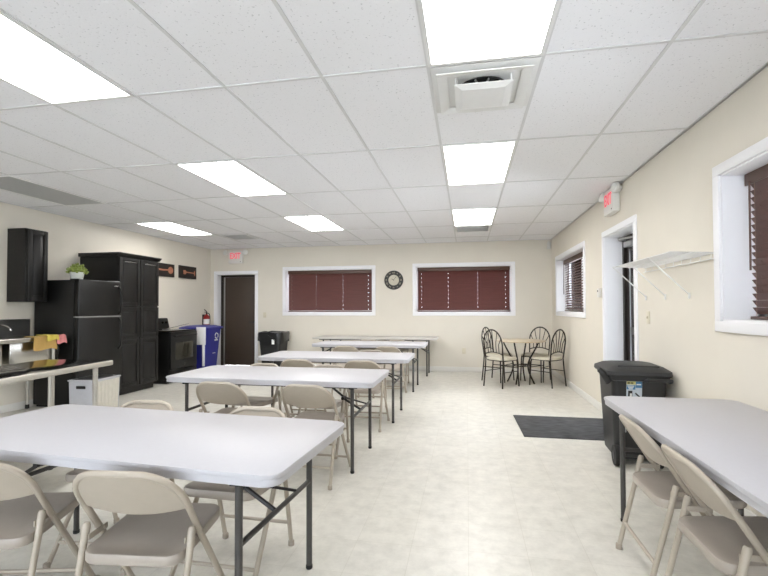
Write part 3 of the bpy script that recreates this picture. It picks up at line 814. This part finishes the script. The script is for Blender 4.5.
# cooker
t = thing('cooker', 'black electric cooker with glass oven door between pantry and blue cart', 'cooker', (XL, 7.20, 0))
SD = -4.985 - XL
MB().b(0.02, SD - 0.03, -0.375, 0.375, 0.06, 0.895, 0.004).build('body', 'black', t)
MB().b(0.08, SD - 0.08, -0.36, 0.36, 0.0, 0.06).build('plinth', 'rubber', t)
MB().b(0.02, SD, -0.38, 0.38, 0.895, 0.912, 0.004).build('cooktop', 'black_glass', t)
for (x, y, r) in ((0.22, -0.18, 0.09), (0.22, 0.18, 0.075), (0.50, -0.18, 0.075), (0.50, 0.18, 0.1)):
    MB().tube([(x + r * cos(2 * pi * k / 24), y + r * sin(2 * pi * k / 24), 0.9125) for k in range(24)], 0.0015, 4, closed=True).build('burner_ring', 'alum', t)
bgd = MB().prism([(0.02, 0.90), (0.14, 0.90), (0.13, 0.96), (0.10, 1.10), (0.085, 1.115), (0.02, 1.115)], 'y', -0.375, 0.375, 0.006).build('backguard', 'black', t)
for y in (-0.30, -0.20, 0.20, 0.30):
    MB().cyl((0.108, y, 1.03), (0.14, y, 1.036), 0.022, 14, 0.018).build('knob', 'black_glass', bgd)
MB().box((0.118, 0, 1.03), (0.006, 0.2, 0.06), rot=Matrix.Rotation(RAD(-12), 4, 'Y')).build('display', 'oven_window', bgd)
od = MB().b(SD - 0.03, SD + 0.012, -0.372, 0.372, 0.245, 0.885, 0.006).build('oven_door', 'black', t)
MB().b(SD + 0.010, SD + 0.0145, -0.25, 0.25, 0.40, 0.70, 0.001).build('oven_window', 'oven_window', od)
MB().tube([(SD + 0.01, -0.31, 0.82), (SD + 0.05, -0.31, 0.82), (SD + 0.05, 0.31, 0.82), (SD + 0.01, 0.31, 0.82)], 0.011, 8).build('handle', 'black', od)
MB().cyl((SD + 0.010, 0.0, 0.31), (SD + 0.0145, 0.0, 0.31), 0.016, 16).build('badge', 'chrome', od)
dw = MB().b(SD - 0.03, SD + 0.010, -0.372, 0.372, 0.07, 0.235, 0.006).build('storage_drawer', 'black', t)
# utensil lying on the cooktop
t = thing('serving_spoon', 'metal spoon and its handle lying across the top of the cooker', 'spoon', (-5.25, 7.42, 0.913))
MB().tube(smooth_path([(-0.16, -0.10, 0.010), (0.0, 0.0, 0.06), (0.14, 0.10, 0.10)], 2), 0.005, 6).build('handle', 'steel', t)
MB().lathe([(0.001, 0), (0.025, 0.004), (0.035, 0.012), (0.033, 0.013), (0.022, 0.007), (0.001, 0.004)], 14, (-0.185, -0.115, 0.0)).build('bowl', 'steel', t)

# ------------------------------------------------------------------ sink counter
t = thing('sink_counter', 'stainless steel sink counter along the left wall below the wall cabinet', 'sink', (XL, 4.1, 0))
y1s = 0.82
f = MB(); f.b(0.02, 0.62, -1.0, y1s, 0.925, 0.945, 0.004); f.b(0.60, 0.64, -1.0, y1s, 0.905, 0.955, 0.008)
f.build('worktop', 'steel', t)
f = MB(); f.b(0.014, 0.034, -1.0, y1s + 0.0, 0.945, 1.165, 0.003)
f.build('backsplash', 'steel_dark', t)
f = MB(); f.b(0.10, 0.56, -0.95, 0.05, 0.62, 0.93, 0.02); f.build('basin', 'steel', t)
f = MB(); f.b(0.10, 0.56, 0.12, y1s - 0.06, 0.62, 0.93, 0.02); f.build('basin', 'steel', t)
for (x, y) in ((0.06, y1s - 0.05), (0.58, y1s - 0.17), (0.06, -0.95), (0.58, -0.95)):
    lg = MB().cyl((x, y, 0.05), (x, y, 0.93), 0.018, 14).build('leg', 'steel_leg', t)
    MB().lathe([(0.014, 0.0), (0.024, 0.004), (0.022, 0.05), (0.0185, 0.055)], 14, (x, y, 0)).build('foot_cap', 'rubber', lg)
fa = MB().cyl((0.05, 0.36, 0.945), (0.05, 0.36, 1.0), 0.024, 16, 0.018).build('faucet_base', 'chrome', t)
MB().tube(smooth_path([(0.05, 0.36, 0.99), (0.06, 0.36, 1.09), (0.16, 0.36, 1.10), (0.27, 0.36, 1.07), (0.28, 0.36, 1.03)], 2), 0.010, 8).build('spout', 'chrome', t)

def cloth(name, label, matn, y0, y1, zt, drop, xo, back=0.12, cat='towel'):
    t_ = None
    def fn(u, v):
        s = v * (drop + back)
        y = y0 + (y1 - y0) * u + 0.008 * sin(v * 5 + u * 3)
        if s < back: x = xo - (back - s); z = zt
        else: x = xo + 0.006 + 0.006 * sin(u * 9 + v * 2) + 0.012 * v; z = zt - (s - back) - 0.01 * sin(u * 7)
        if s < back: z += 0.003 * sin(u * 12)
        return (x, y, z)
    o = MB().grid(fn, 18, 16, 0.006).build(name, matn)
    tag(o, label, cat); return o
sx = XL + 0.644
cloth('towel', 'mustard coloured towel draped over the edge of the steel sink counter', 'mustard', 4.42, 4.72, 0.962, 0.16, sx)
cloth('cleaning_cloth', 'small yellow cloth lying over the mustard towel', 'yellow', 4.56, 4.715, 0.975, 0.065, sx + 0.036, 0.155)
o = cloth('rag', 'pink rag hanging beside the yellow cloth at the counter end', 'pink', 4.725, 4.855, 0.964, 0.10, sx + 0.004, 0.1)

# ------------------------------------------------------------------ prep table
t = thing('prep_table', 'stainless steel work table with mirror polished top at the left, beyond the nearest table', 'table', (-3.035, 2.245, 0), RAD(6))
PL, PW, PH = 1.80, 0.58, 0.88
f = MB(); f.b(-PW / 2, PW / 2, -PL / 2, PL / 2, PH - 0.012, PH, 0.004); f.build('worktop', 'steel_top', t)
f = MB()
for s in (-1, 1): f.b(s * PW / 2 - 0.01, s * PW / 2 + 0.01, -PL / 2, PL / 2, PH - 0.042, PH - 0.002, 0.009); f.b(-PW / 2, PW / 2, s * PL / 2 - 0.01, s * PL / 2 + 0.01, PH - 0.042, PH - 0.002, 0.009)
f.build('rolled_rim', 'steel_leg', t)
for sx_ in (-1, 1):
    for sy in (-1, 1):
        x, y = sx_ * (PW / 2 - 0.10), sy * (PL / 2 - 0.06)
        lg = MB().cyl((x, y, 0.03), (x, y, PH - 0.012), 0.019, 14).build('leg', 'steel_leg', t)
        MB().lathe([(0.014, 0), (0.022, 0.004), (0.022, 0.03), (0.018, 0.035)], 14, (x, y, 0)).build('foot_cap', 'rubber', lg)
MB().b(-PW / 2 + 0.05, PW / 2 - 0.05, -PL / 2 + 0.08, PL / 2 - 0.08, 0.22, 0.235, 0.003).build('lower_shelf', 'steel_leg', t)

# pale grey waste bin
t = thing('waste_basket', 'pale grey rectangular bin with a dark handle slot in front of the fridge', 'bin', (-4.165, 4.40, 0), RAD(4))
f = MB()
w, d, hh = 0.30, 0.42, 0.51
f.box((0, 0, hh / 2), (w, d, hh), 0.015, 3, taper=(0.95, 0.95)); f.build('body', 'bin_light', t)
MB().b(-0.06, 0.06, -d / 2 - 0.003, -d / 2 + 0.02, 0.415, 0.455, 0.012).build('handle_slot', 'dark', t)
f = MB()
f.b(-w / 2 - 0.006, w / 2 + 0.006, -d / 2 - 0.006, d / 2 + 0.006, hh - 0.012, hh + 0.004, 0.004); f.build('rim', 'bin_light', t)
MB().b(-w / 2 + 0.02, w / 2 - 0.02, -d / 2 + 0.03, d / 2 - 0.02, hh, hh + 0.008, 0.004).build('bin_liner', 'bag', t)
f = MB()
def side_fold(u, v): return (w / 2 + 0.004 - 0.008 * (1 - v) + 0.004 * sin(u * 40), -d / 2 + 0.03 + (d - 0.06) * (u * (0.9 + 0.1 * v) + 0.05 * (1 - v)), 0.03 + (hh - 0.05) * v)
f.grid(side_fold, 40, 4, 0.003); f.build('ribbed_side', 'bagwhite', t)

# ------------------------------------------------------------------ carts and bins
def wheels(t, x, ys, z, r, wd=0.05, axis='x'):
    for y in ys:
        a, b_ = ((x - wd / 2, y, z), (x + wd / 2, y, z)) if axis == 'x' else ((y - wd / 2, x, z), (y + wd / 2, x, z))
        w_ = MB().cyl(a, b_, r, 24).build('wheel', 'rubber', t)
        a2, b2 = ((x - wd / 2 - 0.006, y, z), (x + wd / 2 + 0.006, y, z)) if axis == 'x' else ((y - wd / 2 - 0.006, x, z), (y + wd / 2 + 0.006, x, z))
        MB().cyl(a2, b2, r * 0.45, 16).build('hub', 'bin_grey', w_)

def loft(mb, secs, n=6):
    # secs: (w, d, r, z, cx, cy) rounded rectangles stacked
    rings = []
    for (w, d, r, z, cx_, cy_) in secs: rings.append([mb.bm.verts.new((x, y, z)) for x, y in rrect(w, d, r, n, cx_, cy_)])
    N = len(rings[0])
    for A, B in zip(rings[:-1], rings[1:]):
        for k in range(N): mb.bm.faces.new((A[k], A[(k + 1) % N], B[(k + 1) % N], B[k]))
    mb.bm.faces.new(rings[0][::-1]); mb.bm.faces.new(rings[-1])
    return mb

# charcoal wheeled cart by the right wall: its wheels and handle face the camera
t = thing('wheeled_bin', 'charcoal wheeled refuse bin with a picture sticker, between side door and right table', 'bin', (1.385, 4.17, 0), RAD(-3)); t.scale = (0.79, 0.93, 1)
loft(MB(), [(0.43, 0.42, 0.05, 0.045, 0, 0.03), (0.44, 0.43, 0.05, 0.06, 0, 0.03), (0.522, 0.537, 0.06, 0.694, 0, 0.0095), (0.56, 0.57, 0.06, 0.702, 0, 0.0), (0.57, 0.58, 0.06, 0.735, 0, 0.0)]).build('body', 'bin_grey', t)
loft(MB(), [(0.60, 0.61, 0.07, 0.735, -0.005, 0), (0.62, 0.63, 0.08, 0.748, -0.005, 0), (0.61, 0.62, 0.08, 0.775, -0.005, 0), (0.50, 0.52, 0.10, 0.805, 0, 0), (0.42, 0.44, 0.10, 0.812, 0, 0)]).build('lid', 'bin_grey', t)
MB().b(-0.20, 0.19, -0.24, -0.22, 0.798, 0.820, 0.008).build('lid_ridge', 'bin_grey', t)
MB().tube(smooth_path([(-0.28, -0.20, 0.69), (-0.33, -0.22, 0.74), (-0.38, -0.22, 0.785)], 1), [0.045, 0.04, 0.035, 0.03, 0.024, 0.018][:len(smooth_path([(0,0,0),(0,0,1),(0,0,2)],1))] , 10).build('lid_grip', 'bin_grey', t)
MB().tube([(0.04, -0.28, 0.70), (0.04, -0.34, 0.715), (0.26, -0.34, 0.715), (0.26, -0.28, 0.70)], 0.016, 10).build('handle', 'bin_grey', t)
MB().cyl((-0.24, -0.235, 0.085), (0.20, -0.235, 0.085), 0.011, 10).build('axle', 'bin_grey', t)
wheels(t, -0.235, (0,), 0.085, 0.085, 0.05) if False else None
for sx_ in (-0.222, 0.17):
    w_ = MB().cyl((sx_ - 0.025, -0.225, 0.082), (sx_ + 0.025, -0.225, 0.082), 0.082, 24).build('wheel', 'rubber', t)
    MB().cyl((sx_ - 0.03, -0.225, 0.082), (sx_ + 0.03, -0.225, 0.082), 0.035, 16).build('hub', 'bin_grey', w_)
MB().box((-0.135, -0.238, 0.30), (0.012, 0.012, 0.05), 0.004).build('latch_mark', 'alum', t)
tilt = Matrix.Rotation(RAD(6.7), 4, 'X')
def stick(parent, name, matn, x, z, w, hh, lvl, spin=0.0):
    y = -0.2520 - 0.111 * (z - 0.615) - 0.0016 * lvl
    return MB().box((x, y, z), (w, 0.002, hh), rot=tilt @ Matrix.Rotation(spin, 4, 'Y')).build(name, matn, parent)
st = stick(t, 'sticker', 'sticker_grey', -0.055, 0.612, 0.145, 0.165, 0)
stick(st, 'sticker_header', 'sticker_yellow', -0.085, 0.681, 0.083, 0.025, 1)
stick(st, 'sticker_panel', 'sticker_blue', -0.013, 0.668, 0.058, 0.050, 1)
stick(st, 'sticker_panel', 'sticker_blue', -0.085, 0.646, 0.080, 0.036, 1)
stick(st, 'header_lettering', 'dark', -0.108, 0.681, 0.024, 0.012, 2)
stick(st, 'header_lettering', 'dark', -0.078, 0.681, 0.026, 0.010, 2)
for z, w in ((0.656, 0.062), (0.645, 0.05), (0.634, 0.04)): stick(st, 'line_lettering', 'paper', -0.088, z, w, 0.006, 2)
stick(st, 'line_lettering', 'paper', -0.014, 0.670, 0.042, 0.009, 2)
stick(st, 'sticker_picture', 'dark', -0.092, 0.588, 0.040, 0.060, 1)
stick(st, 'sticker_picture', 'paper', -0.086, 0.582, 0.018, 0.026, 2)
stick(st, 'sticker_picture', 'dark', -0.020, 0.580, 0.062, 0.013, 1, RAD(38))

# blue recycling cart
t = thing('recycling_cart', 'blue wheeled recycling cart between the cooker and the brown back door', 'bin', (-5.24, 8.13, 0), RAD(0)); t.scale = (0.97, 0.97, 0.955)
loft(MB(), [(0.44, 0.44, 0.05, 0.06, 0, 0), (0.56, 0.58, 0.06, 0.90, 0, 0), (0.58, 0.60, 0.06, 0.915, 0, 0), (0.58, 0.60, 0.06, 0.94, 0, 0)]).build('body', 'blue', t)
loft(MB(), [(0.63, 0.66, 0.07, 0.935, 0, 0), (0.65, 0.68, 0.08, 0.945, 0, 0), (0.64, 0.67, 0.08, 0.965, 0, 0), (0.44, 0.44, 0.10, 1.0, 0, 0), (0.3, 0.3, 0.1, 1.006, 0, 0)]).build('lid', 'blue', t)
def blue_mark(dx):
    pass
# recycling mark: three bent arrows on the +x face
tl = Matrix.Rotation(RAD(-4.1), 4, 'Y')
f = MB()
for k in range(3):
    a0 = pi / 2 + k * 2 * pi / 3
    for q in range(5):
        a = a0 + q * 0.34
        f.box((0.2815, 0.10 + 0.055 * cos(a), 0.78 + 0.055 * sin(a)), (0.004, 0.022, 0.020), rot=tl @ Matrix.Rotation(a, 4, 'X'))
f.box((0.272, 0.10, 0.69), (0.004, 0.12, 0.020), rot=tl)
f.box((0.2525, 0.05, 0.42), (0.004, 0.10, 0.012), rot=tl)
f.build('recycling_mark', 'paper', t)
wheels(t, -0.19, (-0.24, 0.24), 0.1, 0.1)
MB().tube([(-0.27, -0.2, 0.90), (-0.34, -0.2, 0.93), (-0.34, 0.2, 0.93), (-0.27, 0.2, 0.90)], 0.014, 8).build('handle', 'blue', t)
def apron(u, v):
    wd = 1.0 if v < 0.52 else 0.30
    x = -5.235 + 0.10 * 0 + (u - 0.5) * 0.0
    yy = 8.02 - 0.355 - 0.004 + 0.045 * v * 0.0
    return None
f = MB()
f.box((0, 0, -0.13), (0.20, 0.006, 0.34), 0.002); f.box((0.055, 0.0, -0.50), (0.055, 0.006, 0.42), 0.002)
o = f.build('hanging_cloth', 'cloth_white'); o.location = (-5.03, 8.13 - 0.345, 0.895); 
tag(o, 'white cloth hanging down from under the lid of the blue recycling cart', 'cloth')

# black bin with a bag at the back wall
t = thing('rubbish_bin', 'black rubbish bin lined with a black bag, against the back wall by the brown door', 'bin', (-3.985, 8.78, 0)); t.scale = (0.84, 0.9, 1)
loft(MB(), [(0.44, 0.42, 0.06, 0, 0, 0), (0.58, 0.55, 0.08, 0.73, 0, 0), (0.60, 0.57, 0.08, 0.74, 0, 0), (0.60, 0.57, 0.08, 0.765, 0, 0)]).build('body', 'bin_black', t)
f = MB()
N = 48
secs = [(1.00, 0.60), (1.05, 0.585), (1.045, 0.68), (1.05, 0.755), (1.03, 0.795), (0.93, 0.80), (0.90, 0.775)]
rings = []
for si, (k, z) in enumerate(secs):
    ring = []
    for j in range(N):
        a = 2 * pi * j / N
        c_, s_ = cos(a), sin(a)
        x = 0.31 * math.copysign(abs(c_) ** 0.4, c_) * k; y = 0.295 * math.copysign(abs(s_) ** 0.4, s_) * k
        wob = 1 + 0.018 * sin(7 * a + si) + 0.012 * sin(13 * a + 2 * si)
        dz = (0.05 * sin(2 * a + 0.7) + 0.02 * sin(5 * a)) if si < 2 else 0.008 * sin(5 * a + si)
        ring.append(f.bm.verts.new((x * wob, y * wob, z + dz)))
    rings.append(ring)
for A, B in zip(rings[:-1], rings[1:]):
    for j in range(N): f.bm.faces.new((A[j], A[(j + 1) % N], B[(j + 1) % N], B[j]))
f.bm.faces.new(rings[-1])
f.build('bin_bag', 'bag', t)
f = MB()
f.tube([(-0.05, -0.325, 0.76), (0.12, -0.335, 0.68), (0.24, -0.34, 0.60)], 0.008, 6); f.build('bag_fold', 'bag', t)
MB().b(0.10, 0.17, -0.330, -0.324, 0.56, 0.66, 0.001).build('sticker', 'paper', t)

# ------------------------------------------------------------------ things on the walls
def exit_sign(loc, rz, label):
    # front faces -y locally; origin at the top back edge on the wall
    t = thing('exit_sign', label, 'exit sign', loc, rz, 'lit exit signs with twin lamps')
    hb = MB().b(-0.165, 0.165, -0.075, 0, -0.27, 0.0, 0.008).build('housing', 'fixture', t)
    text_mesh('lettering', 'EXIT', 0.155, 'red_glow', hb, Matrix.Translation((0, -0.0765, -0.115)) @ Matrix.Rotation(pi / 2, 4, 'X') @ Matrix.Diagonal((0.80, 1.15, 1, 1)), 0.001)
    MB().cyl((0.125, -0.074, -0.235), (0.125, -0.078, -0.235), 0.008, 12).build('test_button', 'dark', hb)
    for s in (-1, 1):
        d = Matrix.Translation((s * 0.235, -0.06, -0.035)) @ Matrix.Rotation(s * RAD(20), 4, 'Z') @ Matrix.Rotation(RAD(80), 4, 'X')
        l = MB().lathe([(0.001, -0.055), (0.030, -0.05), (0.055, -0.01), (0.060, 0.02), (0.058, 0.026)], 20, (0, 0, 0)); bmesh.ops.transform(l.bm, matrix=d, verts=l.bm.verts)
        lo_ = l.build('lamp_head', 'fixture', t)
        l = MB().lathe([(0.001, 0.026), (0.052, 0.026), (0.045, 0.036), (0.001, 0.042)], 20); bmesh.ops.transform(l.bm, matrix=d, verts=l.bm.verts)
        l.build('lens', 'lens', lo_)
        MB().tube([(s * 0.16, -0.03, -0.03), (s * 0.235, -0.03, -0.03)], 0.012, 8).build('lamp_arm', 'fixture', t)
exit_sign((-5.05, YB, 2.565), 0, 'red EXIT sign with two lamp heads above the brown back door')
exit_sign((XR, 5.36, 2.612), -pi / 2, 'red EXIT sign with two lamp heads above the side door')

t = thing('wall_clock', 'round black rimmed clock with Roman numerals between the two back windows', 'clock', (-1.497, YB, 1.872))
RX = Matrix.Rotation(pi / 2, 4, 'X')
l = MB().lathe([(0.108, 0.0), (0.196, 0.0), (0.20, 0.008), (0.196, 0.024), (0.18, 0.03), (0.125, 0.028), (0.112, 0.02)], 48, loop=True)
bmesh.ops.transform(l.bm, matrix=RX, verts=l.bm.verts); rim = l.build('rim', 'clock_black', t)
l = MB().lathe([(0.001, 0.0), (0.112, 0.0), (0.112, 0.016), (0.001, 0.016)], 40); bmesh.ops.transform(l.bm, matrix=RX, verts=l.bm.verts); l.build('face', 'cream', t)
for k, s in enumerate(('XII', 'I', 'II', 'III', 'IIII', 'V', 'VI', 'VII', 'VIII', 'IX', 'X', 'XI')):
    a = -k * pi / 6
    T = Matrix.Rotation(pi / 2, 4, 'X') @ Matrix.Rotation(a, 4, 'Z') @ Matrix.Translation((0, 0.153, 0.0295))
    text_mesh('numeral', s, 0.046, 'numeral', rim, T, 0.0015)
for (ang, L, wd, nm) in ((62, 0.06, 0.009, 'hour_hand'), (-35, 0.09, 0.006, 'minute_hand')):
    f = MB(); f.box((0, L / 2 - 0.01, 0.0195), (wd, L, 0.002)); bmesh.ops.transform(f.bm, matrix=RX @ Matrix.Rotation(RAD(ang), 4, 'Z'), verts=f.bm.verts); f.build(nm, 'dark', t)

def picture(y0, y1, z0, z1, label, kind):
    t = thing('canvas_picture', label, 'picture', (XL, (y0 + y1) / 2, (z0 + z1) / 2), pi / 2, 'dark cutlery pictures')
    w, hh = y1 - y0, z1 - z0
    # local x along the wall (towards +y), -y into the room
    MB().b(-w / 2, w / 2, -0.03, 0, -hh / 2, hh / 2, 0.003).build('canvas', 'canvas', t)
    f = MB(); n = 20
    if kind == 'spoon':
        f.prism([(0.17 + 0.075 * cos(2 * pi * k / n), 0.005 + 0.068 * sin(2 * pi * k / n)) for k in range(n)], 'y', -0.032, -0.029)
        f.prism([(-0.24, -0.012), (-0.05, -0.016), (0.11, -0.004), (0.11, 0.018), (-0.05, 0.014), (-0.24, 0.024)], 'y', -0.0318, -0.029)
    else:
        f.prism([(-0.16, -0.045), (-0.09, -0.045), (-0.06, -0.012), (0.19, -0.016), (0.21, -0.06), (0.235, -0.06), (0.235, 0.045), (0.21, 0.045), (0.19, 0.008), (-0.06, 0.012), (-0.09, 0.04), (-0.16, 0.04)], 'y', -0.032, -0.029)
    f.build('motif', 'copper', t)
picture(7.28, 7.86, 1.905, 2.155, 'dark canvas of a copper coloured spoon, partly behind the tall pantry cupboard', 'spoon')
picture(8.02, 8.58, 1.91, 2.165, 'dark canvas of a copper coloured fork, nearer the brown back door', 'fork')

t = thing('fire_extinguisher', 'red fire extinguisher mounted on the left wall above the blue cart', 'fire extinguisher', (XL + 0.085, 8.88, 0.86))
MB().lathe([(0.001, 0), (0.055, 0), (0.062, 0.012), (0.062, 0.24), (0.05, 0.275), (0.022, 0.295), (0.02, 0.31), (0.001, 0.31)], 24).build('cylinder', 'red', t)
MB().lathe([(0.0625, 0.09), (0.064, 0.09), (0.064, 0.20), (0.0625, 0.20)], 24, loop=True).build('label_band', 'paper', t)
MB().cyl((0, 0, 0.305), (0, 0, 0.345), 0.016, 12).b(-0.012, 0.012, -0.075, 0.02, 0.345, 0.357, 0.003).box((0, -0.04, 0.385), (0.02, 0.10, 0.010), rot=Matrix.Rotation(RAD(-28), 4, 'X')).build('valve_handle', 'dark', t)
MB().tube(smooth_path([(0, 0.02, 0.33), (0.02, 0.085, 0.32), (0.03, 0.085, 0.18), (0.03, 0.075, 0.08)], 2), 0.009, 8).build('hose', 'rubber', t)
MB().b(-0.085, -0.06, -0.03, 0.03, 0.05, 0.30).build('wall_bracket', 'dark', t)

# wire shelf
t = thing('wire_shelf', 'white wire shelf with diagonal braces on the right wall beside the side door', 'shelf', (XR, 3.93, 1.662))
Y0s, Y1s, DS = -0.60, 0.60, 0.285
def wires(f):
    n = 44
    for k in range(n + 1):
        y = Y0s + (Y1s - Y0s) * k / n
        f.tube([(-0.006, y, 0.0), (-DS, y, 0.012)], 0.0022, 5)
f = MB(); wires(f); f.build('deck_wires', 'wire', t)
f = MB()
for (x, z) in ((-0.006, -0.004), (-DS, 0.008), (-DS / 2, 0.002), (-0.012, -0.042)): f.tube([(x, Y0s - 0.004, z), (x, Y1s + 0.004, z)], 0.0038, 6)
f.build('long_rod', 'wire', t)
f = MB()
for k in range(9):
    y = Y0s + 0.04 + (Y1s - Y0s - 0.08) * k / 8
    f.tube([(-0.008, y, -0.002), (-0.012, y, -0.044)], 0.0028, 5)
f.build('hook_link', 'wire', t)
for y in (0.58, 0.17, -0.24):
    b_ = MB().tube([(-DS - 0.004, y, 0.012), (-DS + 0.02, y, -0.012), (-0.006, y, -0.272)], 0.0055, 6).build('brace', 'wire', t)
    MB().box((-0.006, y, -0.28), (0.012, 0.018, 0.045), 0.003).build('brace_foot', 'wire', b_)

o = thing('thermostat', 'small white thermostat with a dark dot left of the side door', 'thermostat', (XR, 5.965, 1.475))
MB().b(-0.028, 0, -0.05, 0.05, -0.055, 0.055, 0.006).build('housing', 'fixture', o)
MB().b(-0.031, -0.027, 0.0, 0.025, 0.01, 0.035, 0.001).build('display', 'dark', o)
def plate(name, loc, rz, label, cat, outlet=False):
    t = thing(name, label, cat, loc, rz)
    MB().b(-0.036, 0.036, -0.007, 0, -0.058, 0.058, 0.003).build('cover_plate', 'plate', t)
    if outlet:
        for z in (-0.022, 0.022): MB().b(-0.016, 0.016, -0.010, -0.006, z - 0.014, z + 0.014, 0.003).build('socket', 'plate', t)
    else: MB().b(-0.005, 0.005, -0.018, -0.006, -0.010, 0.012, 0.002).build('toggle', 'plate', t)
plate('light_switch', (-4.375, YB, 1.145), 0, 'ivory light switch on the back wall right of the brown door', 'light switch')
plate('light_switch', (XR, 4.47, 1.20), -pi / 2, 'ivory light switch on the right wall below the wire shelf', 'light switch')
plate('wall_outlet', (-0.065, YB, 0.42), 0, 'ivory power outlet low on the back wall left of the bistro chairs', 'outlet', True)
t = thing('motion_sensor', 'small white motion sensor high in the back right corner', 'sensor', (1.585, YB, 2.52))
MB().b(-0.032, 0.032, -0.055, 0, -0.085, 0.05, 0.012, 3).build('housing', 'fixture', t)
MB().b(-0.018, 0.018, -0.048, -0.043, -0.05, -0.01, 0.003).build('lens', 'lens', t)
MB().b(-0.015, 0.015, -0.03, 0, 0.05, 0.075, 0.003).build('bracket', 'fixture', t)
